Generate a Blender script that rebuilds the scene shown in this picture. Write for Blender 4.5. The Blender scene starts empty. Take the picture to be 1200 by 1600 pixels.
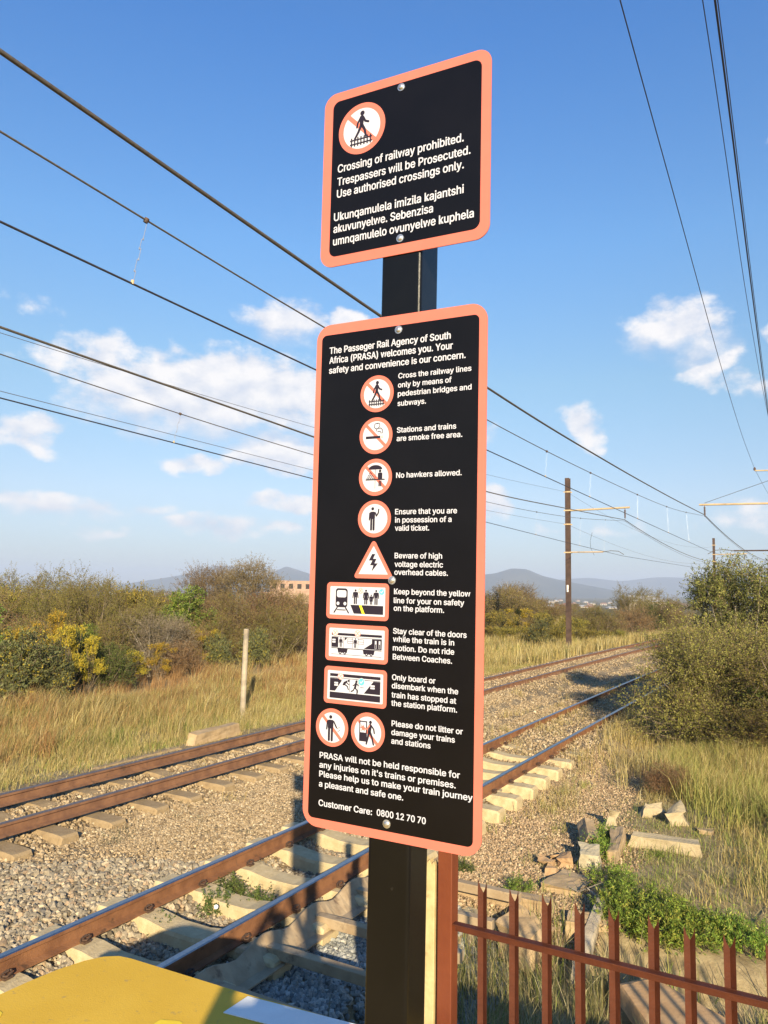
import bpy, bmesh, math, random
import numpy as np
from mathutils import Vector, Matrix, noise as mnoise
from math import sin, cos, tan, pi, radians, sqrt, hypot, atan2

scene = bpy.context.scene
COL = scene.collection
RNG = np.random.default_rng(7)
random.seed(7)

# ------------------------------------------------------------------ camera
CAMH = 2.975
PITCH, ROLL = radians(5.8), radians(1.0)
cam_data = bpy.data.cameras.new("camera")
cam_data.sensor_fit = 'VERTICAL'
cam_data.sensor_height = 36.0
cam_data.lens = 27.0
cam_data.clip_start = 0.05
cam_data.clip_end = 30000
cam = bpy.data.objects.new("camera", cam_data)
COL.objects.link(cam)
cam.matrix_world = Matrix.Translation((0, 0, CAMH)) @ Matrix.Rotation(pi / 2 + PITCH, 4, 'X') @ Matrix.Rotation(ROLL, 4, 'Z')
scene.camera = cam

# ------------------------------------------------------------------ light and exposure
SUN_EL, SUN_AZ = radians(20.0), radians(173.6)     # azimuth from +Y towards +X
SUN_STRENGTH, SKY_STRENGTH, EXPOSURE = 5.0, 0.098, 1.17
scene.view_settings.view_transform = 'Standard'
scene.view_settings.look = 'None'
scene.view_settings.gamma = 1.0
scene.view_settings.exposure = EXPOSURE
sun_data = bpy.data.lights.new("sun", 'SUN')
sun_data.energy = SUN_STRENGTH
sun_data.angle = radians(0.55)
sun_data.color = (1.0, 0.84, 0.57)
sun = bpy.data.objects.new("sun", sun_data)
COL.objects.link(sun)
sun_dir = Vector((sin(SUN_AZ) * cos(SUN_EL), cos(SUN_AZ) * cos(SUN_EL), sin(SUN_EL)))
sun.rotation_euler = (-sun_dir).to_track_quat('-Z', 'Y').to_euler()
sun.location = sun_dir * 50

world = bpy.data.worlds.new("World")
scene.world = world
world.use_nodes = True


class NT:
    """short-hand for wiring node trees"""
    def __init__(s, tree):
        s.t = tree
        tree.nodes.clear()

    def n(s, kind, **kw):
        nd = s.t.nodes.new(kind)
        for k, v in kw.items():
            if k == 'i':
                for key, val in v.items():
                    if isinstance(val, bpy.types.NodeSocket):
                        s.t.links.new(val, nd.inputs[key])
                    else:
                        nd.inputs[key].default_value = val
            else:
                setattr(nd, k, v)
        return nd

    def math(s, op, a, b=None, c=None, clamp=False):
        nd = s.n('ShaderNodeMath', operation=op, use_clamp=clamp)
        for k, v in enumerate((a, b, c)):
            if v is None:
                continue
            if isinstance(v, bpy.types.NodeSocket):
                s.t.links.new(v, nd.inputs[k])
            else:
                nd.inputs[k].default_value = v
        return nd.outputs[0]

    def mix(s, f, a, b, mode='MIX'):
        nd = s.n('ShaderNodeMix', data_type='RGBA', blend_type=mode)
        for k, v in ((0, f), (6, a), (7, b)):
            if isinstance(v, bpy.types.NodeSocket):
                s.t.links.new(v, nd.inputs[k])
            else:
                nd.inputs[k].default_value = v if k == 0 else (*v, 1.0)[:4]
        return nd.outputs[2]

    def ramp(s, f, stops, interp='LINEAR'):
        nd = s.n('ShaderNodeValToRGB')
        nd.color_ramp.interpolation = interp
        els = nd.color_ramp.elements
        while len(els) < len(stops):
            els.new(0.5)
        for e, (p, c) in zip(els, stops):
            e.position = p
            e.color = (*c, 1.0)[:4] if len(c) == 3 else c
        s.t.links.new(f, nd.inputs[0])
        return nd.outputs[0]

    def smooth(s, v, a, b):
        nd = s.n('ShaderNodeMapRange', interpolation_type='SMOOTHSTEP')
        s.t.links.new(v, nd.inputs[0])
        nd.inputs[1].default_value = a
        nd.inputs[2].default_value = b
        return nd.outputs[0]


def build_world():
    w = NT(world.node_tree)
    sky = w.n('ShaderNodeTexSky', sky_type='NISHITA', sun_disc=False, sun_elevation=SUN_EL, sun_rotation=SUN_AZ)
    sky.altitude = 1300
    sky.air_density = 1.0
    sky.dust_density = 0.6
    sky.ozone_density = 2.2
    tc = w.n('ShaderNodeTexCoord')
    xyz = w.n('ShaderNodeSeparateXYZ')
    w.t.links.new(tc.outputs['Generated'], xyz.inputs[0])
    az = w.math('ARCTAN2', xyz.outputs[0], xyz.outputs[1])
    el = w.math('ARCSINE', xyz.outputs[2])
    # two octaves of turbulence push the outlines about
    base = w.n('ShaderNodeCombineXYZ', i={0: az, 1: w.math('MULTIPLY', el, 1.5), 2: 0.37})
    n1 = w.n('ShaderNodeTexNoise', i={'Vector': base.outputs[0], 'Scale': 11.0, 'Detail': 3.0, 'Roughness': 0.55})
    n2 = w.n('ShaderNodeTexNoise', i={'Vector': base.outputs[0], 'Scale': 24.0, 'Detail': 7.0, 'Roughness': 0.57})
    up = w.n('ShaderNodeVectorMath', operation='ADD', i={0: base.outputs[0], 1: (0.012, 0.026, 0.0)})
    n3 = w.n('ShaderNodeTexNoise', i={'Vector': up.outputs[0], 'Scale': 24.0, 'Detail': 7.0, 'Roughness': 0.57})
    sp = w.n('ShaderNodeSeparateColor', i={0: n1.outputs['Color']})
    azd = w.math('ADD', az, w.math('MULTIPLY', w.math('SUBTRACT', sp.outputs[0], 0.5), 0.09))
    eld = w.math('ADD', el, w.math('MULTIPLY', w.math('SUBTRACT', sp.outputs[1], 0.5), 0.055))
    # cumulus banks: azimuth, elevation, half width, half height, thickness
    clouds = [(-0.205, 0.243, 0.165, 0.050, 1.3), (-0.31, 0.228, 0.09, 0.040, 1.05),
              (-0.1325, 0.334, 0.056, 0.030, 1.0), (-0.0517, 0.343, 0.028, 0.018, .9), (-0.375, 0.272, 0.075, 0.030, .78),
              (-0.144, 0.180, 0.075, 0.030, 1.0), (-0.447, 0.174, 0.045, 0.023, .8), (-0.241, 0.158, 0.040, 0.017, .85),
              (-0.40, 0.092, 0.11, 0.016, .82), (-0.22, 0.074, 0.07, 0.014, .85), (-0.121, 0.111, 0.05, 0.014, .8),
              (0.372, 0.314, 0.062, 0.034, .95), (0.41, 0.285, 0.034, 0.042, .95), (0.447, 0.243, 0.022, 0.016, .7),
              (0.264, 0.206, 0.027, 0.030, 1.0), (0.24, 0.216, 0.012, 0.02, .55), (0.45, 0.092, 0.062, 0.028, .6),
              (0.478, 0.297, 0.014, 0.02, .8), (0.484, 0.506, 0.010, 0.012, .7), (-0.44, 0.33, 0.045, 0.016, .36),
              (0.14, 0.121, 0.020, 0.026, .8), (0.22, 0.075, 0.05, 0.012, .45), (0.33, 0.086, 0.07, 0.016, .4),
              (-0.34, 0.062, 0.06, 0.010, .5), (-0.15, 0.077, 0.055, 0.011, .6), (0.08, 0.20, 0.06, 0.03, .7),
              (0.72, 0.25, 0.12, 0.05, .9), (-0.8, 0.22, 0.16, 0.06, 1.0)]
    P = w.n('ShaderNodeCombineXYZ', i={0: azd, 1: eld}).outputs[0]
    dens = None
    hgt = None
    for k, (ca, ce, ra, re, th) in enumerate(clouds):
        q = w.n('ShaderNodeVectorMath', operation='MULTIPLY_ADD', i={0: P, 1: (1 / ra, 1 / re, 0), 2: (-ca / ra, -ce / re, 0)}).outputs[0]
        d2 = w.n('ShaderNodeVectorMath', operation='DOT_PRODUCT', i={0: q, 1: q}).outputs['Value']
        v = w.math('MULTIPLY_ADD', d2, -0.55 * th, th)
        dens = v if dens is None else w.math('MAXIMUM', dens, v)
        if k in (0, 1, 2, 8, 11):
            dy = w.n('ShaderNodeSeparateXYZ', i={0: q}).outputs[1]
            low = w.math('MULTIPLY', w.math('MULTIPLY', dy, -1.0), w.smooth(v, -0.1, .25))
            hgt = low if hgt is None else w.math('MAXIMUM', hgt, low)
    body = w.math('ADD', w.math('MAXIMUM', dens, -1.0), w.math('MULTIPLY', w.math('SUBTRACT', n2.outputs[0], 0.5), 1.75))
    soft = w.smooth(hgt, -0.25, 0.85)                    # crisp tops, melting undersides
    edge = w.math('DIVIDE', w.math('SUBTRACT', body, w.math('MULTIPLY_ADD', soft, -0.12, 0.24)), w.math('MULTIPLY_ADD', soft, 0.75, 0.5), clamp=True)
    alpha = w.math('MULTIPLY', w.smooth(edge, 0.0, 1.0), 0.92)
    relief = w.math('SUBTRACT', n2.outputs[0], n3.outputs[0])
    lit = w.math('ADD', 0.66, w.math('MULTIPLY', relief, 2.2))
    lit = w.math('SUBTRACT', lit, w.math('MULTIPLY', w.smooth(hgt, 0.0, 1.3), 0.5), clamp=True)
    cloud_col = w.mix(lit, (3.15, 3.4, 4.0), (4.95, 4.75, 4.65))
    # thin out the glare towards the horizon: dry-season air, bluish all the way down
    grade = w.ramp(w.math('MULTIPLY', el, 1.0 / 1.2, clamp=True),
                   [(0.0, SKY_GRADE[0]), (0.10, SKY_GRADE[1]), (0.22, SKY_GRADE[2]), (0.36, SKY_GRADE[3]), (0.55, SKY_GRADE[4]), (1.0, SKY_GRADE[5])])
    tint = w.mix(1.0, sky.outputs[0], grade, 'MULTIPLY')
    col = w.mix(alpha, tint, cloud_col)
    bg = w.n('ShaderNodeBackground', i={'Color': col, 'Strength': SKY_STRENGTH})
    out = w.n('ShaderNodeOutputWorld')
    w.t.links.new(bg.outputs[0], out.inputs[0])


SKY_GRADE = [(.325, .325, .385), (.66, .59, .565), (.735, .785, .71), (.655, .92, 1.02), (.45, .85, 1.19), (.5, .85, 1.2)]
build_world()
scene.cycles.use_denoising = True
scene.cycles.max_bounces = 6
scene.cycles.diffuse_bounces = 3
scene.cycles.glossy_bounces = 3
scene.cycles.transmission_bounces = 3
scene.cycles.volume_bounces = 0
scene.cycles.sample_clamp_indirect = 6.0

# ------------------------------------------------------------------ track frame
PSI = radians(29.4)
TX, TY = sin(PSI), cos(PSI)          # along the line
UX, UY = cos(PSI), -sin(PSI)         # to the right of it
NEAR_B, FAR_B, CURVE = -4.87, -8.82, 0.0004


def bend(a):
    t = np.maximum(np.asarray(a, float) - 12.0, 0)
    return CURVE * t * t


def tw(a, b, z=0.0):
    """track frame -> world, straight"""
    return (a * TX + b * UX, a * TY + b * UY, z)


def twc(a, b, z=0.0):
    """track frame -> world, following the curve of the line"""
    return tw(a, b + float(bend(a)), z)


def ab(x, y):
    a = x * TX + y * TY
    b = x * UX + y * UY
    return a, b - bend(a)


def sstep(x, a, b):
    t = np.clip((np.asarray(x, float) - a) / (b - a), 0, 1)
    return t * t * (3 - 2 * t)


def wave(x, y, seed, s):
    r = np.random.default_rng(seed)
    v = 0
    for k in range(5):
        an = r.uniform(0, 6.28)
        f = s * r.uniform(.5, 1.9)
        v = v + np.sin((x * cos(an) + y * sin(an)) * f + r.uniform(0, 6.28))
    return v / 5


def ground_z(x, y):
    x = np.asarray(x, float)
    y = np.asarray(y, float)
    a, b = ab(x, y)
    r = np.hypot(x, y)
    z = np.full(x.shape, -0.03)
    z = z - 0.30 * sstep(-b, 10.4, 12.2) + 0.10 * sstep(-b, 13, 17)
    z = z - 0.085 * sstep(b, -5.42, -5.25) * (1 - sstep(b, -4.45, -4.3)) * sstep(a, 3.2, 5.2)
    z = z - 0.11 * sstep(b, -4.28, -3.95) - 0.03 * sstep(b, -3.7, -2.9)
    low = sstep(b, -3.25, -3.0) * (1 - sstep(a, 7.3, 7.7))
    z = z - 0.34 * low - .05 * sstep(b, -1.5, 1) * sstep(a, 7.5, 8)
    z = z - 0.042 * sstep(b, -8.2, -8.0) * (1 - sstep(b, -7.5, -6.9)) * (1 - sstep(a, 12, 15)) + .02 * sstep(b, -9.5, -9.3) * (1 - sstep(b, -8.35, -8.15))
    for mid in (NEAR_B, FAR_B):                          # further on the sleepers lie buried in ballast
        z = z + sstep(a, 12.6, 15.5) * (1 - sstep(np.abs(b - mid), 1.15, 1.6)) * (.105 + .012 * wave(x, y, 41, 2.0) + (.02 if mid == FAR_B else 0.085 * sstep(b, -5.42, -5.25) * (1 - sstep(b, -4.45, -4.3)) + .11 * sstep(b, -4.28, -3.95)))
    bumpy = np.clip(sstep(-b, 10.8, 13) + sstep(b, -3.2, -1.6), 0, 1)
    z = z + bumpy * (0.07 * wave(x, y, 3, 1.3) + 0.12 * wave(x, y, 4, .35))
    z = z + 0.015 * wave(x, y, 5, 3.0) * (1 - bumpy)
    z = z - sstep(r, 110, 1000) * 15 - sstep(r, 35, 110) * .5
    return z


# ------------------------------------------------------------------ object helpers
def put(obj, parent=None):
    COL.objects.link(obj)
    if parent is not None:
        obj.parent = parent
    return obj


def tag(o, label, cat, group=None, kind=None):
    if label:
        o['label'] = label
    if cat:
        o['category'] = cat
    if group:
        o['group'] = group
    if kind:
        o['kind'] = kind
    return o


def empty(name, loc=(0, 0, 0), rotz=0.0, label=None, cat=None, group=None):
    o = bpy.data.objects.new(name, None)
    o.empty_display_size = 0.2
    o.location = loc
    o.rotation_euler = (0, 0, rotz)
    COL.objects.link(o)
    return tag(o, label, cat, group)


def fast_mesh(name, V, F, mats, tint=None, fmat=None, smooth=False):
    """numpy arrays -> mesh; every face has F.shape[1] corners"""
    V = np.asarray(V, np.float32)
    F = np.asarray(F, np.int32)
    me = bpy.data.meshes.new(name)
    me.vertices.add(len(V))
    me.vertices.foreach_set('co', V.ravel())
    n, k = F.shape
    me.loops.add(n * k)
    me.loops.foreach_set('vertex_index', F.ravel())
    me.polygons.add(n)
    me.polygons.foreach_set('loop_start', np.arange(0, n * k, k, dtype=np.int32))
    if fmat is not None:
        me.polygons.foreach_set('material_index', np.asarray(fmat, np.int32))
    me.update(calc_edges=True)
    me.polygons.foreach_set('use_smooth', np.full(n, smooth, dtype=bool))
    if tint is not None:
        at = me.color_attributes.new('tint', 'FLOAT_COLOR', 'POINT')
        c = np.ones((len(V), 4), np.float32)
        c[:, :3] = tint
        at.data.foreach_set('color', c.ravel())
    for m in (mats if isinstance(mats, (list, tuple)) else [mats]):
        me.materials.append(m)
    me.validate()
    return me


class MB:
    """collects simple solids and becomes one mesh"""
    def __init__(s):
        s.v, s.f, s.m = [], [], []

    def add(s, vs, fs, mi=0):
        o = len(s.v)
        s.v += [tuple(v) for v in vs]
        s.f += [tuple(i + o for i in f) for f in fs]
        s.m += [mi] * len(fs)

    def box(s, x0, x1, y0, y1, z0, z1, mi=0, mat=None):
        vs = [Vector((x, y, z)) for z in (z0, z1) for x, y in ((x0, y0), (x1, y0), (x1, y1), (x0, y1))]
        if mat is not None:
            vs = [mat @ v for v in vs]
        s.add(vs, [(3, 2, 1, 0), (4, 5, 6, 7), (0, 1, 5, 4), (1, 2, 6, 5), (2, 3, 7, 6), (3, 0, 4, 7)], mi)

    def tube(s, pts, radii, n=8, mi=0, caps=True):
        pts = [Vector(p) for p in pts]
        if not isinstance(radii, (list, tuple)):
            radii = [radii] * len(pts)
        rings = []
        ref = None
        for k, p in enumerate(pts):
            d = (pts[min(k + 1, len(pts) - 1)] - pts[max(k - 1, 0)])
            if d.length < 1e-9:
                d = Vector((0, 0, 1))
            d.normalize()
            if ref is None:
                ref = d.orthogonal().normalized()
            ref = (ref - d * ref.dot(d))
            if ref.length < 1e-6:
                ref = d.orthogonal()
            ref.normalize()
            bi = d.cross(ref)
            rings.append([p + (ref * cos(2 * pi * j / n) + bi * sin(2 * pi * j / n)) * radii[k] for j in range(n)])
        vs = [v for r in rings for v in r]
        fs = [(k * n + j, k * n + (j + 1) % n, (k + 1) * n + (j + 1) % n, (k + 1) * n + j)
              for k in range(len(pts) - 1) for j in range(n)]
        if caps:
            fs += [tuple(range(n - 1, -1, -1)), tuple((len(pts) - 1) * n + j for j in range(n))]
        s.add(vs, fs, mi)

    def prism(s, poly, lo, hi, frame, mi=0):
        """poly: 2-D outline (ccw), extruded lo..hi; frame(x, y, h) -> 3-D"""
        n = len(poly)
        vs = [frame(x, y, lo) for x, y in poly] + [frame(x, y, hi) for x, y in poly]
        s.add(vs, [tuple(range(n - 1, -1, -1)), tuple(range(n, 2 * n))] +
              [(j, (j + 1) % n, n + (j + 1) % n, n + j) for j in range(n)], mi)

    def mesh(s, name, mats, smooth=False):
        me = bpy.data.meshes.new(name)
        me.from_pydata(s.v, [], s.f)
        me.polygons.foreach_set('material_index', s.m)
        me.polygons.foreach_set('use_smooth', [smooth] * len(s.f))
        for m in (mats if isinstance(mats, (list, tuple)) else [mats]):
            me.materials.append(m)
        me.update()
        return me

    def build(s, name, mats, parent=None, smooth=False, bevel=0.0, seg=2):
        o = put(bpy.data.objects.new(name, s.mesh(name, mats, smooth)), parent)
        if bevel:
            bv = o.modifiers.new('bevel', 'BEVEL')
            bv.width = bevel
            bv.segments = seg
            bv.limit_method = 'ANGLE'
        return o


# ------------------------------------------------------------------ materials
def pmat(name, c1, c2=None, rough=0.7, scale=8.0, bump=0.0, bscale=None, metal=0.0, spec=0.4, detail=6.0,
         c3=None, c3lo=0.6, c3hi=0.7, c3scale=3.0, coord='Object', sat_rand=False):
    m = bpy.data.materials.new(name)
    m.use_nodes = True
    w = NT(m.node_tree)
    bs = w.n('ShaderNodeBsdfPrincipled')
    out = w.n('ShaderNodeOutputMaterial')
    w.t.links.new(bs.outputs[0], out.inputs[0])
    tc = w.n('ShaderNodeTexCoord')
    vec = tc.outputs[coord]
    nz = w.n('ShaderNodeTexNoise', i={'Vector': vec, 'Scale': scale, 'Detail': detail, 'Roughness': 0.6})
    c2 = c2 or tuple(min(1, x * 1.25) for x in c1)
    f = w.smooth(nz.outputs[0], 0.32, 0.68)
    col = w.mix(f, c1, c2)
    if c3:
        n3 = w.n('ShaderNodeTexNoise', i={'Vector': vec, 'Scale': c3scale, 'Detail': 8.0, 'Roughness': 0.65})
        col = w.mix(w.smooth(n3.outputs[0], c3lo, c3hi), col, c3)
    w.t.links.new(col, bs.inputs['Base Color'])
    bs.inputs['Roughness'].default_value = rough
    bs.inputs['Metallic'].default_value = metal
    bs.inputs['Specular IOR Level'].default_value = spec
    if bump:
        nb = w.n('ShaderNodeTexNoise', i={'Vector': vec, 'Scale': bscale or scale * 4, 'Detail': 6.0, 'Roughness': 0.6})
        b = w.n('ShaderNodeBump', i={'Height': nb.outputs[0], 'Strength': bump, 'Distance': 0.02})
        w.t.links.new(b.outputs[0], bs.inputs['Normal'])
    return m


def leaf_mat(name, trans=0.25, rough=0.6, vary=0.12):
    """reads the colour of each leaf or blade from the mesh"""
    m = bpy.data.materials.new(name)
    m.use_nodes = True
    w = NT(m.node_tree)
    at = w.n('ShaderNodeAttribute', attribute_name='tint')
    oi = w.n('ShaderNodeObjectInfo')
    hsv = w.n('ShaderNodeHueSaturation', i={'Color': at.outputs[0],
              'Hue': w.math('ADD', 0.5 - vary * .1, w.math('MULTIPLY', oi.outputs['Random'], vary * .2)),
              'Value': w.math('ADD', 1 - vary, w.math('MULTIPLY', oi.outputs['Random'], 2 * vary))})
    bs = w.n('ShaderNodeBsdfPrincipled', i={'Base Color': hsv.outputs[0], 'Roughness': rough, 'Specular IOR Level': 0.25})
    tr = w.n('ShaderNodeBsdfTranslucent', i={'Color': hsv.outputs[0]})
    mx = w.n('ShaderNodeMixShader', i={0: trans, 1: bs.outputs[0], 2: tr.outputs[0]})
    out = w.n('ShaderNodeOutputMaterial')
    w.t.links.new(mx.outputs[0], out.inputs[0])
    return m


def tint_mat(name, rough=0.85, bump=0.3):
    m = bpy.data.materials.new(name)
    m.use_nodes = True
    w = NT(m.node_tree)
    at = w.n('ShaderNodeAttribute', attribute_name='tint')
    tc = w.n('ShaderNodeTexCoord')
    nz = w.n('ShaderNodeTexNoise', i={'Vector': tc.outputs['Object'], 'Scale': 60.0, 'Detail': 4.0})
    col = w.mix(1.0, at.outputs[0], w.ramp(nz.outputs[0], [(0.3, (.72, .72, .72)), (0.7, (1.15, 1.12, 1.08))]), 'MULTIPLY')
    bs = w.n('ShaderNodeBsdfPrincipled', i={'Base Color': col, 'Roughness': rough, 'Specular IOR Level': 0.2})
    out = w.n('ShaderNodeOutputMaterial')
    w.t.links.new(bs.outputs[0], out.inputs[0])
    return m


def ground_mat():
    """gravel, soil and veld, told apart by the zone weights stored in the sheet"""
    m = bpy.data.materials.new('ground_surface')
    m.use_nodes = True
    w = NT(m.node_tree)
    at = w.n('ShaderNodeAttribute', attribute_name='tint')
    z = w.n('ShaderNodeSeparateColor', i={0: at.outputs[0]})
    tc = w.n('ShaderNodeTexCoord')
    P = tc.outputs['Object']
    vor = w.n('ShaderNodeTexVoronoi', feature='F1', i={'Vector': P, 'Scale': 26.0})
    vs = w.n('ShaderNodeSeparateColor', i={0: vor.outputs['Color']})
    gr = w.ramp(vs.outputs[0], [(0.0, (.13, .095, .06)), (0.35, (.25, .19, .115)), (0.7, (.33, .255, .16)), (1.0, (.41, .335, .225))])
    big = w.n('ShaderNodeTexNoise', i={'Vector': P, 'Scale': 0.9, 'Detail': 6.0, 'Roughness': 0.62})
    gr = w.mix(1.0, gr, w.ramp(big.outputs[0], [(0.3, (.7, .68, .66)), (0.7, (1.12, 1.08, 1.0))]), 'MULTIPLY')
    nz = w.n('ShaderNodeTexNoise', i={'Vector': P, 'Scale': 7.0, 'Detail': 9.0, 'Roughness': 0.68})
    soil = w.ramp(nz.outputs[0], [(0.25, (.15, .11, .058)), (0.5, (.29, .222, .12)), (0.75, (.40, .32, .18))])
    n2 = w.n('ShaderNodeTexNoise', i={'Vector': P, 'Scale': 0.035, 'Detail': 10.0, 'Roughness': 0.7})
    veld = w.ramp(n2.outputs[0], [(0.3, (.06, .062, .03)), (0.48, (.13, .11, .05)), (0.62, (.2, .16, .075)), (0.75, (.11, .085, .045))])
    col = w.mix(z.outputs[0], soil, gr)
    col = w.mix(z.outputs[2], col, veld)
    bs = w.n('ShaderNodeBsdfPrincipled', i={'Base Color': col, 'Roughness': 0.95, 'Specular IOR Level': 0.1})
    hgt = w.math('ADD', w.math('MULTIPLY', w.math('SUBTRACT', 1.0, vor.outputs['Distance']), w.math('MULTIPLY', z.outputs[0], 0.6)),
                 w.math('MULTIPLY', nz.outputs[0], 0.8))
    bp = w.n('ShaderNodeBump', i={'Height': hgt, 'Strength': 0.9, 'Distance': 0.03})
    w.t.links.new(bp.outputs[0], bs.inputs['Normal'])
    out = w.n('ShaderNodeOutputMaterial')
    w.t.links.new(bs.outputs[0], out.inputs[0])
    return m


M = dict(
    ground=ground_mat(),
    stone=tint_mat('ballast_stone'),
    leaf=leaf_mat('leaf', 0.25),
    grass=leaf_mat('grass_blade', 0.3, vary=0.0),
    bark=pmat('bark', (.12, .09, .06), (.2, .16, .11), .9, 14, .5),
    grey_bark=pmat('grey_bark', (.2, .17, .13), (.32, .28, .22), .9, 14, .4),
    rust=pmat('rail_rust', (.135, .056, .024), (.22, .098, .042), .85, 5, .25, 60, c3=(.07, .035, .018), c3lo=.58, c3hi=.72, c3scale=7),
    rust_dark=pmat('rail_rust_brown', (.13, .062, .035), (.21, .105, .055), .85, 5, .25, 60, c3=(.07, .04, .025), c3lo=.58, c3hi=.72, c3scale=6),
    polish=pmat('rail_head_steel', (.30, .29, .29), (.38, .37, .37), .34, 30, 0, metal=1.0),
    polish_dull=pmat('rail_head_worn', (.2, .15, .13), (.27, .21, .18), .5, 30, 0, metal=.8),
    sleeper=pmat('sleeper_concrete', (.40, .31, .17), (.5, .40, .235), .9, 9, .35, 50, c3=(.27, .2, .11), c3lo=.55, c3hi=.75, c3scale=4),
    sleeper_dusty=pmat('sleeper_dusty', (.245, .172, .092), (.31, .225, .125), .95, 7, .5, 40, c3=(.17, .12, .07), c3lo=.55, c3hi=.75, c3scale=4),
    clip=pmat('clip_steel', (.05, .03, .022), (.09, .05, .03), .7, 20),
    beige_steel=pmat('dusty_steel', (.27, .19, .11), (.36, .27, .165), .8, 6, .2, 40, c3=(.15, .1, .06), c3lo=.57, c3hi=.72, c3scale=5),
    concrete=pmat('old_concrete', (.33, .265, .16), (.41, .335, .21), .92, 6, .6, 40, c3=(.23, .18, .11), c3lo=.5, c3hi=.7, c3scale=3),
    concrete_tan=pmat('dusty_concrete', (.31, .215, .115), (.38, .275, .16), .92, 5, .25, 30, c3=(.26, .19, .11), c3lo=.56, c3hi=.7, c3scale=3),
    brown_slab=pmat('brown_slab', (.36, .215, .10), (.43, .275, .14), .92, 5, .25, 30, c3=(.25, .16, .08), c3lo=.56, c3hi=.7, c3scale=3),
    pale_rock=pmat('pale_rock', (.36, .305, .2), (.45, .39, .27), .9, 6, .5, 25),
    brick=pmat('broken_brick', (.33, .2, .1), (.42, .28, .15), .9, 9, .4, 40),
    fence_red=pmat('fence_oxide_red', (.055, .0145, .0068), (.077, .021, .0095), .65, 12, .15, 90, spec=.22, c3=(.17, .085, .045), c3lo=.64, c3hi=.74, c3scale=14),
    post_red=pmat('post_oxide_red', (.115, .0265, .009), (.148, .037, .0125), .55, 5, .08, 60, c3=(.15, .035, .014), c3lo=.55, c3hi=.7, c3scale=4),
    cream=pmat('cream_post_paint', (.40, .30, .14), (.5, .39, .2), .7, 12, .2, 40, c3=(.27, .19, .09), c3lo=.56, c3hi=.7, c3scale=9),
    yellow=pmat('platform_yellow', (.60, .36, .028), (.65, .40, .038), .8, 2.5, .16, 140, c3=(.43, .28, .07), c3lo=.6, c3hi=.72, c3scale=26),
    yellow_fresh=pmat('fresh_yellow', (.75, .52, .02), (.8, .58, .03), .6, 10, .1, 80),
    white_paint=pmat('platform_white', (.72, .72, .7), (.8, .8, .78), .7, 4, .15, 90, c3=(.6, .6, .57), c3lo=.58, c3hi=.72),
    slab=pmat('platform_concrete', (.3, .27, .22), (.38, .34, .28), .9, 4, .3, 40),
    sign_black=pmat('sign_black', (.0035, .0032, .0042), (.0048, .0043, .0055), .30, 6, .0, spec=.22, c3=(.03, .028, .03), c3lo=.71, c3hi=.75, c3scale=34),
    sign_salmon=pmat('sign_salmon', (.53, .140, .103), (.56, .148, .109), .45, 20, 0, spec=.35),
    sign_white=pmat('sign_white', (.46, .475, .555), (.485, .50, .58), .5, 20, 0, spec=.3),
    sign_ink=pmat('sign_ink', (.016, .012, .022), (.019, .014, .025), .45, 20, 0, spec=.3),
    sign_teal=pmat('sign_teal', (.10, .52, .50), (.11, .54, .52), .5, 20, 0),
    sign_yellow=pmat('sign_yellow', (.85, .72, .03), (.87, .74, .04), .5, 20, 0),
    sign_pink=pmat('sign_pink', (.66, .30, .26), (.68, .31, .27), .5, 20, 0),
    post_black=pmat('post_black_paint', (.0038, .0040, .0048), (.0055, .0055, .0063), .22, 4, .02, 90, spec=.25, c3=(.022, .021, .02), c3lo=.68, c3hi=.76, c3scale=22),
    bolt=pmat('bolt_zinc', (.55, .55, .55), (.68, .68, .68), .35, 60, .1, metal=.9),
    mast=pmat('mast_steel', (.045, .026, .02), (.075, .045, .033), .75, 3, .1, 30),
    arm=pmat('arm_paint', (.42, .30, .17), (.5, .37, .22), .7, 6),
    insul=pmat('insulator_brown', (.09, .06, .05), (.14, .1, .08), .3, 12),
    cable=pmat('feeder_cable', (.09, .075, .06), (.14, .12, .095), .6, 40, metal=.3),
    copper=pmat('wire_copper', (.035, .032, .04), (.06, .055, .06), .55, 40, metal=.3),
    steelwire=pmat('dropper_wire', (.38, .38, .4), (.48, .48, .5), .4, 40, metal=.7),
    wood=pmat('weathered_wood', (.27, .22, .16), (.4, .34, .25), .9, 3, .4, 30),
    hill=pmat('hill_scrub', (.035, .042, .022), (.075, .07, .035), 1.0, .006, 0, c3=(.15, .12, .075), c3lo=.6, c3hi=.72, c3scale=.004),
    housewall=pmat('house_plaster', (.36, .31, .26), (.46, .41, .35), .9, .5, coord='Object'),
    houseroof=pmat('house_roof', (.2, .09, .06), (.3, .16, .11), .9, .5),
    housegrey=pmat('house_grey_roof', (.25, .25, .26), (.36, .36, .37), .6, .5),
    brickwall=pmat('bare_brickwork', (.29, .185, .13), (.36, .24, .175), .95, .6),
    dark=pmat('dark_opening', (.03, .025, .02), (.045, .035, .03), .9, 2),
    litter=pmat('bottle_cap_white', (.75, .75, .74), (.82, .82, .8), .5, 30),
    skin=pmat('skin', (.12, .065, .04), (.15, .08, .05), .6, 30),
    shirt=pmat('shirt_cotton', (.06, .08, .14), (.08, .1, .17), .9, 30),
    trouser=pmat('trouser_cotton', (.03, .03, .035), (.045, .045, .05), .9, 30),
)


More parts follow.
